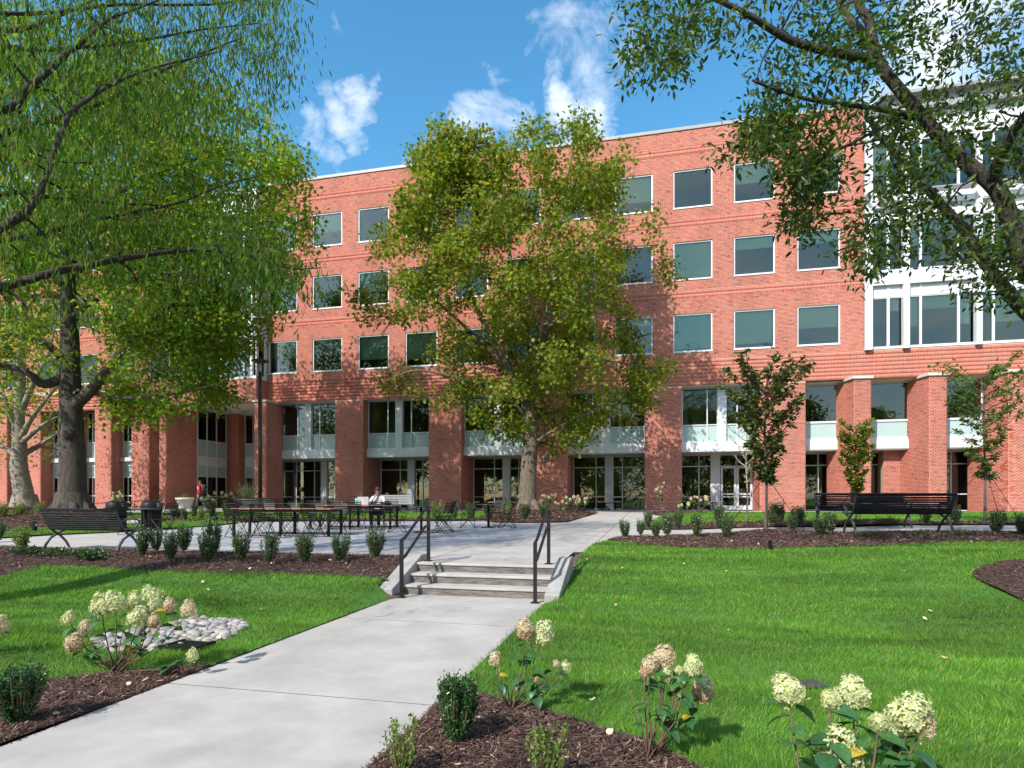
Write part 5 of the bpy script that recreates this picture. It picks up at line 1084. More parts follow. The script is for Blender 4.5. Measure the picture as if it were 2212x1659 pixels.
# ------------------------------------------------------------------ young trees with guy lines
leafmat('leaf_young2', [(.06, .12, .022), (.09, .17, .028), (.12, .21, .035), (.07, .13, .025)], transl=.35)
def young(base, h, crown0, wid, label, leafm, n, ls, nb=16, bare=False, up=1.6, bark='bark_maple', guys=True, kind='oval', seed=1):
    R = random.Random(seed); t = tree_thing('young_tree', label, base); sk = Skel(); sk.limb([base, base + Vector((.02, 0, h * .3)), base + Vector((-.02, .02, h * .65)), base + Vector((.03, 0, h * .97))], .045 if h > 3 else .035, .012, 8)
    tw = MB(); P, D = [], []
    for k in range(nb):
        f = crown0 + (1 - crown0) * (k / nb) ** .9 * .9; a = k * 2.4 + R.uniform(-.4, .4); L = wid * math.sin(math.pi * min(.95, .25 + .75 * (1 - (f - crown0) / (1 - crown0)) ** .8)) * R.uniform(.75, 1.15); z = h * f; p0 = base + Vector((0, 0, z)); p2 = p0 + Vector((math.cos(a) * L, math.sin(a) * L, L * up * R.uniform(.6, 1.1))); p1 = p0.lerp(p2, .5) + Vector((math.cos(a) * L * .15, math.sin(a) * L * .15, -.05 * L))
        if p2.z > base.z + h * 1.05: p2.z = base.z + h * 1.05
        tw.tube([p0, p1, p2], [.016, .011, .004], 5); seqs = [(p0, p1, p2)]
        for s in range(4 if not bare else 7):
            q0 = p0.lerp(p1, .3 + .5 * R.random()) if s % 2 else p1.lerp(p2, R.random() * .8); b2 = a + R.uniform(-1, 1); l2 = L * R.uniform(.3, .6); q2 = q0 + Vector((math.cos(b2) * l2 * .7, math.sin(b2) * l2 * .7, l2 * R.uniform(.3, 1))); tw.tube([q0, q0.lerp(q2, .5) + Vector((0, 0, .02)), q2], [.008, .005, .003], 4); seqs.append((q0, q0.lerp(q2, .5), q2))
        for a0, a1, a2 in seqs:
            for _ in range(n):
                f2 = R.uniform(.15, 1.02); P.append(((1 - f2) ** 2) * a0 + 2 * f2 * (1 - f2) * a1 + f2 * f2 * a2 + Vector((R.gauss(0, ls * .3), R.gauss(0, ls * .3), R.gauss(0, ls * .3)))); dd = (a2 - a0).normalized(); D.append(dd * .5 + Vector((R.gauss(0, .7), R.gauss(0, .7), R.gauss(-.35, .4))))
    local(sk.m, base).build('trunk', bark, t, smooth=True); local(tw, base).build('branches', 'twig_grey' if bare else 'twig', t)['kind'] = 'stuff'
    if n:
        N = rng.normal(0, .5, (len(P), 3)); N[:, 2] += .8; leaves('crown', np.array([tuple(p) for p in P]) - np.array(tuple(base)), np.array([tuple(d) for d in D]), N, rng.uniform(.75, 1.25, len(P)) * ls, kind, leafm, t)
    if guys:
        for k in range(3):
            a = k * 2.094 + .4; g = MB(); g.tube([(0, 0, h * .36), (math.cos(a) * h * .27, math.sin(a) * h * .27, .02)], .008, 4); g.build('guy_line', 'black_metal', t)
    return t
young(GL(1654, 1159) + Vector((0, 0, .1)), 3.7, .30, .95, 'young tree with dark reddish upright leaves staked with guy lines by the walkway', 'leaf_young', 17, .125, 38, up=1.25, seed=3)
young(GL(2127, 1131) + Vector((0, 0, .04)), 4.4, .27, 1.05, 'young green tree staked with guy lines behind the right benches', 'leaf_young2', 14, .14, 32, up=.9, seed=5, kind='lance')
young(GL(1613, 1135) + Vector((0, 0, .04)), 3.0, .42, .62, 'small bare branched young tree in front of the double doors', 'leaf_light', 1, .07, 16, True, 1.2, 'bark_pale', seed=7)
young(GL(1849, 1134) + Vector((0, 0, .04)), 2.8, .2, .45, 'thin feathery young tree behind the right bench', 'leaf_maple', 16, .09, 40, up=.7, seed=9)

# ------------------------------------------------------------------ fallen leaves
dl = []
for k in range(4):
    m = MB(); R = random.Random(k); ring = [(math.cos(i * .785) * R.uniform(.5, 1), math.sin(i * .785) * R.uniform(.4, .9), R.uniform(-.1, .25)) for i in range(8)]; m.add([(0, 0, .05)] + ring, [(0, 1 + i, 1 + (i + 1) % 8) for i in range(8)]); mat('dry_leaf%d' % k, [(.45, .30, .17), (.55, .42, .27), (.35, .18, .08), (.62, .50, .34)][k], rough=.8, var=.2, scale=30); dl.append(m.mesh('fallen_leaf', 'dry_leaf%d' % k))
def fallen(poly, n, lab, grp, zo, s0=.02, s1=.04):
    xs = [p[0] for p in poly]; ys = [p[1] for p in poly]; k = 0
    while k < n:
        x, y = random.uniform(min(xs), max(xs)), random.uniform(min(ys), max(ys)); d = -x * SA + y * CA; u = 1106 + FPX * (x * CA + y * SA) / max(d, .1)
        if d < 2.5 or not (0 < u < 2212) or not inside((x, y), poly): continue
        k += 1; o = link('fallen_leaf', random.choice(dl), None, loc=(x, y, zl(x, y) + zo), rot=(random.gauss(0, .3), random.gauss(0, .3), random.uniform(0, 6.28)), sc=random.uniform(s0, s1)); tag(o, lab, 'leaf', grp)
fallen(lawn_r, 24, 'dry curled leaf lying on the right lawn', 'fallen leaves on the right lawn', .06); fallen(lawn_l, 12, 'dry curled leaf lying on the left lawn', 'fallen leaves on the left lawn', .06)
fallen(left_bed, 60, 'dry tan leaf on the mulch below the terrace', 'fallen leaves on the left bed', .045); fallen(near_bed, 40, 'dry tan leaf on the mulch bordering the right lawn', 'fallen leaves on the right bed', .06); fallen(fore_right, 14, 'dry tan leaf on the foreground mulch right of the path', 'fallen leaves on the foreground mulch', .045, .025, .04)
fallen(fore_left, 8, 'dry tan leaf on the foreground mulch left of the path', 'fallen leaves on the left foreground mulch', .045, .025, .04); fallen(maple_bed, 25, 'dry leaf on the mulch round the maple', 'fallen leaves under the maple', .06, .05, .08)

# ------------------------------------------------------------------ benches
def make_bench(label, loc, rz, L=2.05, group='black slatted benches'):
    t = thing('park_bench', label, 'bench', loc, rz, group)
    slat = MB().cbox((0, 0, 0), (L - .04, .032, .036), 0, .006).mesh('slat', 'black_metal'); sslat = MB().cbox((0, 0, 0), (L - .04, .04, .022), 0, .006).mesh('slat', 'black_metal')
    prof = [(-.16, .44), (-.19, .52), (-.235, .62), (-.285, .73), (-.335, .85)]
    for k in range(9):
        f = .3 + k / 8 * 3.6; i = min(3, int(f)); a, b = prof[i], prof[i + 1]; y = a[0] + (b[0] - a[0]) * (f - i); z = a[1] + (b[1] - a[1]) * (f - i); link('slat', slat, t, loc=(0, y, z), rot=(rad(-24), 0, 0))
    for k in range(8): link('slat', sslat, t, loc=(0, -.12 + k * .058, .435 - .014 * math.sin(k / 7 * 3.14)), rot=(rad(-3), 0, 0))
    MB().tube([(-L / 2, -.34, .865), (L / 2, -.34, .865)], .02, 8).build('top_rail', 'black_metal', t, True)
    for s in (-1, 1):
        x = s * (L / 2 - .03); m = MB()
        def strap(pts, w=.022, h=.03):
            q = [Vector(p) for p in pts]; vs = []; fs = []
            for i, p in enumerate(q):
                d = (q[min(i + 1, len(q) - 1)] - q[max(i - 1, 0)]).normalized(); n = Vector((0, -d.z, d.y)); hh = h / 2
                vs += [p + n * hh + Vector((-w, 0, 0)), p + n * hh + Vector((w, 0, 0)), p - n * hh + Vector((w, 0, 0)), p - n * hh + Vector((-w, 0, 0))]
            for i in range(len(q) - 1):
                for k in range(4): fs.append((4 * i + k, 4 * i + (k + 1) % 4, 4 * i + 4 + (k + 1) % 4, 4 * i + 4 + k))
            fs += [(0, 1, 2, 3), (4 * len(q) - 1, 4 * len(q) - 2, 4 * len(q) - 3, 4 * len(q) - 4)]; m.add(vs, fs)
        strap([(x, -.34, .87), (x, -.27, .72), (x, -.21, .58), (x, -.13, .46), (x, -.02, .36), (x, .10, .28), (x, .22, .15), (x, .30, .0)], .02, .036)
        strap([(x, .34, .45), (x, .16, .40), (x, .02, .33), (x, -.12, .25), (x, -.22, .12), (x, -.27, .0)], .02, .036)
        m.build('leg_frame', 'grey_metal', t); m = MB()
        strap([(x, -.2, .60), (x, -.05, .655), (x, .12, .66), (x, .25, .63), (x, .27, .59), (x, .18, .50), (x, .1, .42)], .02, .028); m.build('armrest', 'grey_metal', t)
    return t
a, b = G(96, 1188), G(251, 1193); ctr = (a + b) / 2; rz = math.atan2(b.y - a.y, b.x - a.x); fwd = Vector((-math.sin(rz), math.cos(rz), 0))
make_bench('black slatted bench facing the terrace tables with its back to the shrub bed', (ctr + fwd * .27) * 1.0, rz, max(1.9, (b - a).length + .1))
def GU(u, v): q = G(u, v); return Vector((q.x, q.y, z_up(q.x, q.y)))
a, b = GU(1856, 1155), GU(2053, 1152); ctr = (a + b) / 2; rz = math.atan2(b.y - a.y, b.x - a.x); fwd = Vector((-math.sin(rz), math.cos(rz), 0)); c2 = ctr + fwd * .27; c2.z = z_up(c2.x, c2.y)
make_bench('black slatted bench on the near edge of the walkway, its back to the right lawn', c2, rz, 2.12)
a, b = GU(1785, 1141), GU(1945, 1140); ctr = (a + b) / 2; rz = math.atan2(b.y - a.y, b.x - a.x); fwd = Vector((math.sin(rz), -math.cos(rz), 0)); c2 = ctr - fwd * .1; c2.z = z_up(c2.x, c2.y)
make_bench('black slatted bench across the walkway facing the right lawn', c2, rz + math.pi, 2.12)

# ------------------------------------------------------------------ terrace tables and folding chairs
def make_table(label, a, b, dep=.74, nleg=3):
    """a, b: ground points of the front end legs"""
    L = (b - a).length; rz = math.atan2(b.y - a.y, b.x - a.x); t = thing('long_table', label, 'table', tuple(a), rz, 'long terrace tables'); n = 5; w = (dep + .1) / n
    for k in range(n): MB().cbox((L / 2, -.05 + w * (k + .5), .735), (L + .12, w - .008, .035), 0, .004).build('plank', 'table_wood', t)
    m = MB(); m.cbox((L / 2, -.0, .69), (L + .04, .03, .05)); m.cbox((L / 2, dep, .69), (L + .04, .03, .05)); m.cbox((0, dep / 2, .69), (.03, dep - .04, .05)); m.cbox((L, dep / 2, .69), (.03, dep - .04, .05)); m.build('apron', 'black_metal', t)
    lg = MB().cbox((0, 0, .345), (.06, .06, .69)).mesh('leg', 'black_metal')
    for i in range(nleg):
        for y in (0, dep): link('leg', lg, t, loc=(L * i / (nleg - 1), y, 0))
    return t, L, rz
def make_chair():
    t = thing('folding_chair', 'chair', 'chair', (0, 0, 0), 0, 'folding terrace chairs')
    s = MB().cbox((0, 0, 0), (.40, .042, .014)).mesh('slat', 'black_metal')
    for k in range(7): link('slat', s, t, loc=(0, -.17 + k * .057, .45))
    s2 = MB().cbox((0, 0, 0), (.40, .012, .030)).mesh('slat', 'black_metal')
    for k in range(6): link('slat', s2, t, loc=(0, -.20 - .022 * k, .57 + .052 * k), rot=(rad(20), 0, 0))
    for x in (-.2, .2):
        m = MB(); m.tube([(x, -.335, .88), (x, -.20, .52), (x, -.02, .30), (x, .20, .012), (x * .8, .23, .012)], .009, 6); m.tube([(x, .20, .45), (x, .02, .28), (x, -.24, .012), (x * .8, -.27, .012)], .009, 6); m.build('leg_frame', 'black_metal', t)
    m = MB(); m.tube([(-.2, .18, .44), (.2, .19, .02)], .006, 5); m.tube([(.2, .18, .44), (-.2, .19, .02)], .006, 5); m.build('cross_brace', 'black_metal', t); m = MB(); m.tube([(-.2, -.2, .44), (.2, -.24, .02)], .006, 5); m.tube([(.2, -.2, .44), (-.2, -.24, .02)], .006, 5); m.build('cross_brace', 'black_metal', t)
    m = MB(); m.tube([(-.2, .22, .011), (.2, .22, .011)], .008, 5); m.build('floor_rail', 'black_metal', t); m = MB(); m.tube([(-.2, -.26, .011), (.2, -.26, .011)], .008, 5); m.build('floor_rail', 'black_metal', t)
    MB().tube([(-.2, -.335, .88), (.2, -.335, .88)], .009, 6).build('top_rail', 'black_metal', t); return t
chair0 = make_chair(); used = [False]
def chair(p, rz, label):
    p = Vector((p[0], p[1], z_up(p[0], p[1]) + .007))
    if not used[0]: used[0] = True; chair0.location = p; chair0.rotation_euler = (0, 0, rz); chair0['label'] = label; return chair0
    return dup(chair0, p, rz, label)
ta, tb = GU(505, 1158), GU(710, 1160); t1, L1, r1 = make_table('long wooden topped table on black legs nearest the shrub bed', ta, tb)
tc, td = GU(670.6, 1143), GU(843, 1143.5); t2, L2, r2 = make_table('long wooden topped table where a man works on a laptop', tc, td)
def along(a, rz, x, y): return Vector((a.x + math.cos(rz) * x - math.sin(rz) * y, a.y + math.sin(rz) * x + math.cos(rz) * y, 0))
for k, x in enumerate((.25, .95, 1.6, 2.25)):
    chair(along(ta, r1, x * L1 / 2.5, -.28), r1 + random.gauss(0, .06), '%s chair from the bench end, shrub bed side of the nearer long table' % ORD[k]); chair(along(ta, r1, x * L1 / 2.5, .74 + .28), r1 + math.pi + random.gauss(0, .06), '%s chair from the bench end, building side of the nearer long table' % ORD[k])
for k, x in enumerate((.35, 1.05, 1.75, 2.4)):
    chair(along(tc, r2, x * L2 / 2.75, -.28), r2 + random.gauss(0, .06), '%s chair from the bench end, facing the laptop man across his table' % ORD[k])
    if k != 2: chair(along(tc, r2, x * L2 / 2.75, .74 + .3), r2 + math.pi + random.gauss(0, .06), '%s chair from the bench end on the laptop man\'s side of his table' % ORD[k])
MANP = along(tc, r2, 1.98 * L2 / 2.75, .74 + .32); chair(MANP, r2 + math.pi, 'black folding chair the man with the laptop sits on')
def cafe_table(p, label):
    p = Vector((p.x, p.y, z_up(p.x, p.y) + .007)); t = thing('cafe_table', label, 'table', tuple(p), 0, 'small round terrace tables')
    MB().lathe([(.0, .715), (.36, .715), (.37, .725), (.36, .74), (.0, .741)], 20).build('table_top', 'grey_metal', t, True); MB().tube([(0, 0, .02), (0, 0, .715)], .035, 10).build('post', 'black_metal', t, True); MB().lathe([(.0, 0), (.24, 0), (.23, .012), (.05, .03), (.0, .03)], 18).build('base', 'black_metal', t, True); return p
for (u, v, lab, ch) in [(315, 1157, 'small round table beside the litter bins', [(-.62, .1), (.62, -.05)]), (910, 1150, 'small round table next to the handrail', [(-.68, -.1), (.55, .35), (.72, -.25)]), (1055, 1140, 'small round table nearest the maple bed', [(-.6, -.2), (.62, -.1), (.1, .65)]), (545, 1128, 'small round table beside the lamp post', [(-.65, 0), (.62, .1), (0, -.6)])]:
    p = cafe_table(GU(u, v), lab)
    for j, (dx, dy) in enumerate(ch): chair((p.x + dx, p.y + dy), math.atan2(-dy, -dx) - math.pi / 2, 'chair on the %s side of the %s' % (['bench', 'building', 'steps'][0 if dx < -.3 else 1 if dy > .3 else 2], lab))
def slat_seat(loc, rz, label, material, L=1.7):
    t = thing('slatted_seat', label, 'bench', loc, rz); s = MB().cbox((0, 0, 0), (L, .03, .055)).mesh('slat', material)
    for k in range(6): link('slat', s, t, loc=(0, -.2 - .02 * k, .48 + .075 * k))
    for k in range(5): link('slat', s, t, loc=(0, -.14 + .08 * k, .43), rot=(rad(90), 0, 0))
    for x in (-L / 2 + .05, L / 2 - .05): m = MB(); m.tube([(x, -.32, .9), (x, -.2, .45), (x, -.24, 0)], .02, 6); m.tube([(x, -.18, .41), (x, .22, .41), (x, .25, 0)], .02, 6); m.build('leg', 'grey_metal', t)
p = GU(535, 1124); slat_seat(p + Vector((0, 0, .02)), math.pi, 'dark slatted seat in front of the grass filled planter', 'black_metal'); p = GU(857, 1112); slat_seat(p + Vector((0, 0, .05)), 0, 'pale slatted seat in front of the second man', 'coping', 1.9)

# laptop, bottle, backpack on the table
tz = z_up(tc.x, tc.y) + .753
q = along(tc, r2, 1.93 * L2 / 2.75, .42); lp = thing('laptop', 'open silver laptop in front of the seated man', 'laptop', (q.x, q.y, tz), r2 + math.pi)
MB().cbox((0, 0, .01), (.36, .25, .018)).build('keyboard', 'laptop', lp); m = MB(); m.cbox((0, 0, .125), (.36, .012, .25)); m.build('screen', 'laptop', lp, loc=(0, .13, .015), rot=(rad(-15), 0, 0))
lp.rotation_euler = (0, 0, r2 + math.pi); lp.location.x -= .2
for c in lp.children:
    if c.name.startswith('screen'): c.location = (0, .13, .015)
q = along(tc, r2, 1.42 * L2 / 2.75, .45); bt = thing('water_bottle', 'teal water bottle with a dark cap on the long table', 'bottle', (q.x, q.y, tz))
MB().lathe([(.0, 0), (.045, 0), (.047, .01), (.047, .19), (.035, .215), (.0, .216)], 14).build('body', 'teal', bt, True); MB().lathe([(.0, .216), (.03, .216), (.03, .255), (.0, .256)], 12).build('cap', 'black_metal', bt, True); MB().tube([(-.03, 0, .24), (-.02, 0, .28), (.02, 0, .28), (.03, 0, .24)], .006, 5).build('handle', 'black_metal', bt)
q = along(tc, r2, 2.45 * L2 / 2.75, .5); m = MB(); m.ball((0, 0, .04), (.2, .12, .06), 12, 7); m.v = [tuple(Vector(v) * (1 + .18 * mnoise.noise(Vector(v) * 9))) for v in m.v]; o = m.build('bag', 'dark_cloth', None, True, loc=(q.x, q.y, tz + .012)); tag(o, 'flat dark bag lying on the long table beside the man', 'bag')

# ------------------------------------------------------------------ picnic tables near the building
def picnic(u, v, label, rz=0.):
    p = GU(u, v); t = thing('picnic_table', label, 'picnic table', (p.x, p.y, p.z + .02), rz, 'round wooden picnic tables'); m = MB()
    for k in range(7):
        y = -.54 + .18 * k; x = math.sqrt(max(.02, .62 ** 2 - y * y)); MB().cbox((0, y, .74), (2 * x, .165, .04), 0, .004).build('plank', 'picnic_wood', t)
    for k in range(4):
        a = k * math.pi / 2 + .3; c, s = math.cos(a), math.sin(a); o = MB().cbox((0, 0, 0), (.95, .30, .04), 0, .005).build('bench_seat', 'picnic_wood', t, loc=(c * 1.05, s * 1.05, .45), rot=(0, 0, a + math.pi / 2))
        g = MB(); g.tube([(c * .25, s * .25, .70), (c * .5, s * .5, .2), (c * .75, s * .75, .0)], .03, 6); g.tube([(c * .3, s * .3, .3), (c * 1.05, s * 1.05, .42)], .025, 6); g.tube([(c * 1.05, s * 1.05, .43), (c * 1.1, s * 1.1, 0)], .03, 6); g.build('leg', 'black_metal', t)
    return p
picnic(1072, 1103, 'round wooden picnic table behind the maple trunk'); picnic(1290, 1102, 'round wooden picnic table between two brick piers, beside the cream hydrangea', .2); picnic(1512, 1102, 'round wooden picnic table next to the double doors', .5); p2 = picnic(835, 1104, 'round wooden picnic table where the second man sits', .1)

# ------------------------------------------------------------------ litter bins, planters, lamp, rail, path lights
def litter(u, v, label):
    p = GU(u, v); t = thing('litter_bin', label, 'litter bin', tuple(p + Vector((0, 0, .007))), .35, 'black litter bins'); m = MB().lathe([(.0, .04), (.235, .04), (.235, .6), (.0, .6)], 20); m.build('liner', 'black_metal', t, True)
    s = MB().cbox((0, 0, .33), (.045, .012, .6), 0, .003).mesh('slat', 'black_metal')
    for k in range(22): a = k * 2 * math.pi / 22; link('slat', s, t, loc=(math.cos(a) * .27, math.sin(a) * .27, 0), rot=(0, 0, a + math.pi / 2))
    MB().lathe([(.24, .0), (.285, .0), (.285, .04), (.24, .04)], 22).build('base_ring', 'black_metal', t, True); MB().lathe([(.24, .6), (.315, .61), (.32, .66), (.26, .67)], 22).build('top_ring', 'black_metal', t, True)
    m = MB(); m.lathe([(.0, .66), (.29, .66), (.295, .70), (.28, .82), (.25, .87), (.18, .90), (.0, .905)], 22); ld = m.build('lid', 'black_metal', t, True); m = MB(); m.cbox((.24, -.02, .775), (.12, .30, .14), 0, .01); m.build('opening', 'inside_dark', ld)
litter(251, 1146, 'black slatted litter bin with domed lid nearer the oak'); litter(327, 1146, 'black slatted litter bin with domed lid nearer the tables')
def planter(p, label, tall):
    t = thing('planter', label, 'planter', tuple(p), 0, 'pale tapered planters'); MB().lathe([(.0, 0), (.36, 0), (.38, .03), (.50, .55), (.56, .57), (.57, .68), (.53, .70), (.50, .66), (.0, .64)], 24).build('pot', 'pot', t, True); n = 150
    P = np.c_[rng.normal(0, .12, (n, 2)), np.full(n, .62)]; D = np.c_[rng.normal(0, .42, (n, 2)), np.ones(n)]; N = rng.normal(0, 1, (n, 3)); leaves('ornamental_grass', P, D, N, rng.uniform(.5, 1.1, n) * tall, 'strip', 'grass_tuft' if tall > .8 else 'leaf_light', t)
pp = W(400, 1100, 39.2); planter(Vector((pp.x, pp.y, z_up(pp.x, pp.y))), 'pale tapered planter with a low tuft against the brick pier', .45); pp = W(535, 1100, 34.5); planter(Vector((pp.x, pp.y, z_up(pp.x, pp.y))), 'pale tapered planter with tall blond grass by the lamp post', 1.15)
lpos = W(562, 1100, 30.5); lz = z_up(lpos.x, lpos.y); t = thing('lamp_post', 'tall dark lamp post with a flat disc top before the entrance', 'lamp post', (lpos.x, lpos.y, lz)); hh = W(562, 806, 30.5).z - lz
MB().tube([(0, 0, 0), (0, 0, hh)], .092, 14).build('pole', 'pole_metal', t, True); MB().lathe([(.0, 0), (.16, 0), (.16, .12), (.11, .16), (.0, .16)], 14).build('base', 'pole_metal', t, True); MB().lathe([(.0, hh), (.10, hh), (.10, hh + .06), (.0, hh + .06)], 14).build('collar', 'pole_metal', t); MB().lathe([(.0, hh + .06), (.10, hh + .06), (.11, hh + .5), (.0, hh + .5)], 14).build('lamp_lens', 'lamp_glass', t, True)
MB().lathe([(.0, hh + .5), (.16, hh + .5), (.42, hh + .58), (.43, hh + .62), (.18, hh + .66), (.0, hh + .67)], 24).build('disc_top', 'pole_metal', t, True)
for k in range(3): a = k * 2.09; MB().tube([(math.cos(a) * .11, math.sin(a) * .11, hh + .03), (math.cos(a) * .12, math.sin(a) * .12, hh + .52)], .012, 5).build('strut', 'pole_metal', t)
t = thing('ramp_handrail', 'thin dark handrail along the ramp before the left wing', 'handrail', (-40, 31.3, .4)); pts = [W(-60, 1110, 42), W(90, 1097, 38.5), W(215, 1087, 35.5), W(350, 1079.5, 33.5)]
o0 = Vector((-40, 31.3, .4)); MB().tube([p - o0 for p in pts], .025, 6).build('rail', 'black_metal', t); MB().tube([p - o0 - Vector((0, 0, .32)) for p in pts], .02, 6).build('rail', 'black_metal', t)
for k in range(8):
    f = k / 7 * 3; i = min(2, int(f)); p = pts[i].lerp(pts[i + 1], f - i); MB().tube([p - o0, Vector((p.x, p.y, z_up(p.x, p.y) - .02)) - o0], .02, 6).build('post', 'black_metal', t)
for u, v, lab in [(74, 1151, 'black box path light on the turf by the left bench'), (466, 1128, 'black box path light at the tip of the left turf'), (1664, 1190, 'short dark stake light in the mulch before the young tree'), (1378, 1150, 'small dark path light where the walkway starts')]:
    p = GL(u, v); s = 1 if u < 500 else .55; t = thing('path_light', lab, 'path light', tuple(p + Vector((0, 0, .02))), .2, 'low path lights'); MB().cbox((0, 0, .14 * s), (.10 * s, .10 * s, .28 * s), 0, .008).build('housing', 'black_metal', t); MB().cbox((0, 0, .295 * s), (.13 * s, .12 * s, .03 * s), 0, .005).build('cap', 'black_metal', t); MB().cbox((.056 * s, 0, .22 * s), (.008, .07 * s, .08 * s)).build('lens', 'lamp_glass', t)

# ------------------------------------------------------------------ people
def person(name, label, loc, rz, J, E, mats, edge_mat, extra):
    """J: joint -> (x, y, z, radius); E: edges; a skin grown over the joints, one continuous body"""
    keys = list(J); idx = {k: i for i, k in enumerate(keys)}; me = bpy.data.meshes.new('tmp'); me.from_pydata([J[k][:3] for k in keys], [(idx[a], idx[b]) for a, b in E], []); o = bpy.data.objects.new('tmp', me); C.objects.link(o); o.modifiers.new('Skin', 'SKIN')
    sl = me.skin_vertices[0].data if me.skin_vertices else None
    if sl is None:
        bm = bmesh.new(); bm.from_mesh(me); bm.verts.layers.skin.verify(); bm.to_mesh(me); bm.free(); sl = me.skin_vertices[0].data
    for k in keys: r = J[k][3]; sl[idx[k]].radius = (r, r) if not isinstance(r, tuple) else r
    sl[idx['pelvis']].use_root = True; sb_ = o.modifiers.new('Sub', 'SUBSURF'); sb_.levels = 2; sb_.render_levels = 2
    dg = bpy.context.evaluated_depsgraph_get(); body = bpy.data.meshes.new_from_object(o.evaluated_get(dg)); bpy.data.objects.remove(o)
    for mname in mats: body.materials.append(M[mname])
    segs = [(Vector(J[a][:3]), Vector(J[b][:3]), edge_mat.get((a, b), 0)) for a, b in E]
    for p in body.polygons:
        c = p.center; best = min(segs, key=lambda s: (c - (s[0] + (s[1] - s[0]) * max(0, min(1, (c - s[0]).dot(s[1] - s[0]) / max(1e-9, (s[1] - s[0]).length_squared))))).length); p.material_index = best[2]; p.use_smooth = True
    t = thing('person', label, 'person', loc, rz); link('body', body, t)
    for nm, m_, mt in extra: m_.build(nm, mt, t, smooth=True)
    return t
def hand(J, E, em, side, wrist, d, up, mi):
    """palm and five fingers growing from the wrist along d"""
    w = Vector(J[wrist][:3]); d = Vector(d).normalized(); up = Vector(up); sd = d.cross(up).normalized(); pk = side + '_palm'; J[pk] = (*(w + d * .06), .026); E.append((wrist, pk)); em[(wrist, pk)] = mi
    for i, (o, L) in enumerate([(-.03, .065), (-.01, .078), (.01, .075), (.03, .058)]):
        a, b = side + 'f%da' % i, side + 'f%db' % i; q = w + d * (.06 + L * .55) + sd * o; J[a] = (*q, .009); J[b] = (*(q + d * L * .5 - up * .02), .008); E += [(pk, a), (a, b)]; em[(pk, a)] = em[(a, b)] = mi
    a, b = side + 'ta', side + 'tb'; q = w + d * .05 + sd * .045; J[a] = (*q, .010); J[b] = (*(q + d * .04 + sd * .012), .009); E += [(pk, a), (a, b)]; em[(pk, a)] = em[(a, b)] = mi
def head_extras(c, hair, skin, fwd=(0, 1, 0), full=1.0):
    """hair cap, nose, ears, eyes and mouth round the head centre c, the face towards fwd"""
    c = Vector(c); f = Vector(fwd).normalized(); s = f.cross(Vector((0, 0, 1))); out = []; m = MB(); m.ball(c - f * .018 + Vector((0, 0, .035)), (.093, .093, .092 * full), 14, 9)
    m.v = [tuple(Vector(v) + (Vector((0, 0, .03)) if (Vector(v) - c).dot(f) > .045 else Vector((0, 0, 0))) + Vector((1, 1, 1)) * .012 * mnoise.noise(Vector(v) * 28)) for v in m.v]; out.append(('hair', m, hair))
    m = MB(); m.ball(c + f * .098 + Vector((0, 0, -.012)), (.013, .013, .02), 8, 5); out.append(('nose', m, skin))
    for k in (-1, 1):
        m = MB(); m.ball(c + s * k * .086 + Vector((0, 0, -.01)), (.012, .02, .028), 8, 5); out.append(('ear', m, skin)); m = MB(); m.ball(c + s * k * .032 + f * .084 + Vector((0, 0, .012)), (.010, .008, .007), 6, 4); out.append(('eye', m, 'hair'))
    m = MB(); m.ball(c + f * .088 + Vector((0, 0, -.055)), (.02, .008, .006), 8, 4); out.append(('mouth', m, 'skin')); return out
# the man at the table: seated, facing the viewer, one hand raised to his chin
J = {'pelvis': (0, 0, .55, .15), 'waist': (0, .01, .72, .135), 'chest': (0, .04, .92, .155), 'neck0': (0, .05, 1.08, .075), 'neck': (0, .065, 1.15, .052), 'head': (0, .09, 1.24, .082), 'crown': (0, .09, 1.32, .07),
     'lh': (-.10, .03, .53, .10), 'lk': (-.14, .44, .53, .075), 'la': (-.13, .38, .10, .05), 'lt': (-.14, .54, .04, .045), 'rh': (.10, .03, .53, .10), 'rk': (.12, .42, .54, .075), 'ra': (.06, .52, .10, .05), 'rt': (.06, .67, .04, .045),
     'ls': (-.19, .04, 1.02, .07), 'le': (-.26, .22, .80, .052), 'lw': (-.14, .44, .79, .036), 'rs': (.19, .04, 1.02, .07), 're': (.24, .24, .84, .052), 'rw': (.07, .22, 1.06, .036)}
E = [('pelvis', 'waist'), ('waist', 'chest'), ('chest', 'neck0'), ('neck0', 'neck'), ('neck', 'head'), ('head', 'crown'), ('pelvis', 'lh'), ('lh', 'lk'), ('lk', 'la'), ('la', 'lt'), ('pelvis', 'rh'), ('rh', 'rk'), ('rk', 'ra'), ('ra', 'rt'), ('chest', 'ls'), ('ls', 'le'), ('le', 'lw'), ('chest', 'rs'), ('rs', 're'), ('re', 'rw')]
em = {e: 0 for e in E}
for e in E:
    if e[0] in ('neck0', 'neck', 'head'): em[e] = 2
    if e[1] in ('lh', 'lk', 'la', 'rh', 'rk', 'ra'): em[e] = 1
    if e[1] in ('lt', 'rt'): em[e] = 3
hand(J, E, em, 'l', 'lw', (.5, .8, -.1), (0, 0, 1), 2); hand(J, E, em, 'r', 'rw', (-.5, -.35, .75), (0, 1, .3), 2)
q = MANP; mz = z_up(q.x, q.y) - .07
person('person', 'seated person in a pale grey jacket with a hand at the chin behind a laptop', (q.x, q.y, mz), r2 + math.pi, J, E, ['grey_cloth', 'dark_cloth', 'skin', 'shoe'], em, head_extras((0, .10, 1.255), 'hair', 'skin', full=1.15))
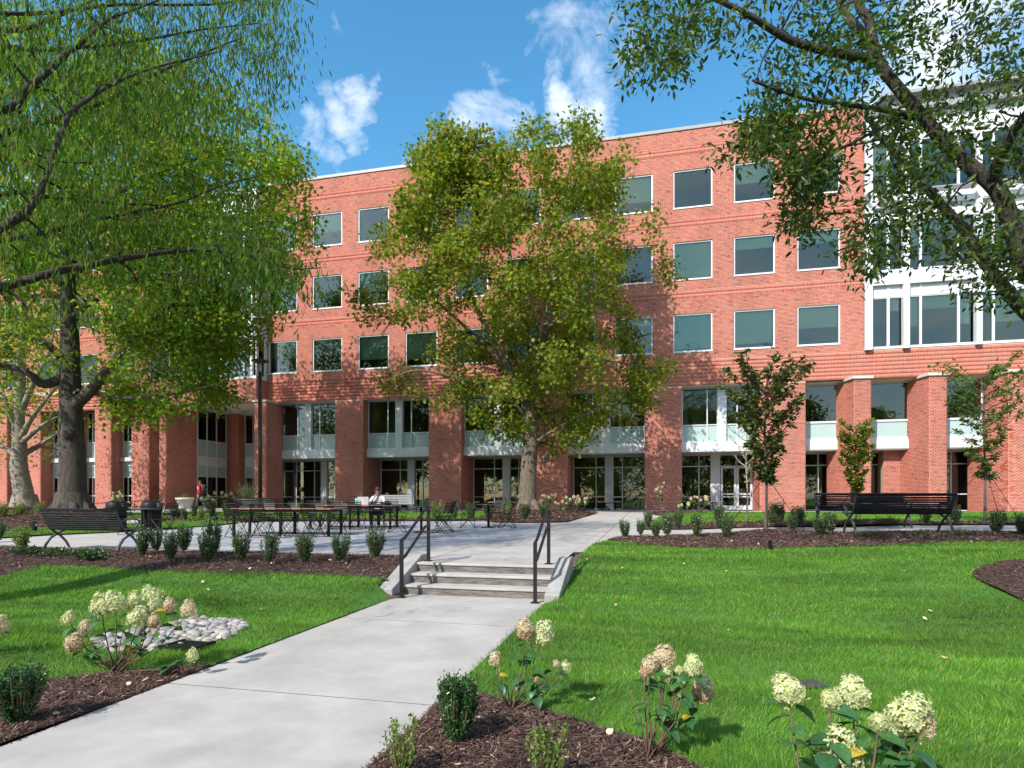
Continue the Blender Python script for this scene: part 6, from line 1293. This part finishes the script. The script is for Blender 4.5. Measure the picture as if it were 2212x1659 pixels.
# the second man: leaning on the picnic table, turned left
J2 = {k: v for k, v in J.items() if not (k[0] in 'lr' and len(k) > 2)}; E2 = [e for e in E if e[0] in J2 and e[1] in J2]; em2 = {e: em[e] for e in E2}
J2['chest'] = (0, .14, .90, .155); J2['neck0'] = (0, .22, 1.03, .075); J2['neck'] = (0, .26, 1.08, .052); J2['head'] = (0, .32, 1.15, .082); J2['crown'] = (0, .33, 1.23, .07); J2['ls'] = (-.19, .16, .98, .07); J2['rs'] = (.19, .16, .98, .07); J2['le'] = (-.25, .36, .80, .052); J2['re'] = (.25, .36, .80, .052); J2['lw'] = (-.10, .58, .80, .036); J2['rw'] = (.12, .58, .80, .036)
hand(J2, E2, em2, 'l', 'lw', (.3, 1, 0), (0, 0, 1), 2); hand(J2, E2, em2, 'r', 'rw', (-.3, 1, 0), (0, 0, 1), 2)
d2 = depth(p2); sp = W(883, 1090, d2); person('person', 'person in a blue grey shirt leaning over the picnic table, turned sideways', (p2.x + 1.12, p2.y - .05, p2.z - .08), math.pi / 2 - .1, J2, E2, ['blue_cloth', 'dark_cloth', 'skin', 'shoe'], em2, head_extras((0, .33, 1.165), 'hair', 'skin', (0, 1, -.2)))
l2 = thing('laptop', 'small open laptop with a pinkish screen on the picnic table', 'laptop', (p2.x + .1, p2.y - .1, p2.z + .783), math.pi / 2); MB().cbox((0, -.1, .008), (.32, .22, .016)).build('keyboard', 'laptop', l2); MB().cbox((0, .02, .12), (.32, .012, .22)).build('screen', 'screen_pink', l2)
# the walker in red
J3 = {'pelvis': (0, 0, .93, .145), 'waist': (0, 0, 1.08, .145), 'chest': (0, .01, 1.32, .165), 'neck0': (0, .02, 1.46, .085), 'neck': (0, .03, 1.53, .055), 'head': (0, .05, 1.62, .085), 'crown': (0, .045, 1.70, .072), 'lh': (-.10, 0, .90, .105), 'lk': (-.10, .17, .50, .075), 'la': (-.10, .16, .10, .05), 'lt': (-.10, .31, .04, .045), 'rh': (.10, 0, .90, .105), 'rk': (.10, -.06, .49, .075), 'ra': (.10, -.27, .13, .05), 'rt': (.10, -.15, .04, .045),
      'ls': (-.20, .01, 1.42, .08), 'le': (-.25, -.10, 1.15, .062), 'lw': (-.24, .02, .93, .042), 'rs': (.20, .01, 1.42, .08), 're': (.25, .06, 1.15, .062), 'rw': (.23, .20, .94, .042)}
E3 = [e for e in E if e[0] in J3 and e[1] in J3]; em3 = {e: em[e] for e in E3}; hand(J3, E3, em3, 'l', 'lw', (0, .2, -1), (1, 0, 0), 2); hand(J3, E3, em3, 'r', 'rw', (0, .3, -1), (-1, 0, 0), 2)
wp = W(434, 1100, 36.3); ex = head_extras((0, .06, 1.63), 'hair_brown', 'skin_light', full=1.05)
m = MB(); m.cbox((0, -.24, 1.26), (.30, .17, .46), 0, .05); ex.append(('backpack', m, 'dark_cloth')); m = MB(); m.cbox((.06, -.345, 1.24), (.12, .05, .07), 0, .015); ex.append(('bag_tag', m, 'green_tag'))
m = MB(); m.tube([(-.1, -.12, 1.47), (-.12, -.18, 1.42), (.12, -.18, 1.42), (.1, -.12, 1.47)], .05, 8); ex.append(('hood', m, 'red_cloth')); m = MB(); m.cbox((-.285, -.03, 1.30), (.012, .06, .07), 0, .003); ex.append(('sleeve_mark', m, 'sign_white'))
person('person', 'person walking in a red hooded sweatshirt with a dark backpack', (wp.x, wp.y, z_up(wp.x, wp.y) + .0), math.pi / 2, J3, E3, ['red_cloth', 'jeans', 'skin_light', 'shoe_white'], em3, ex)
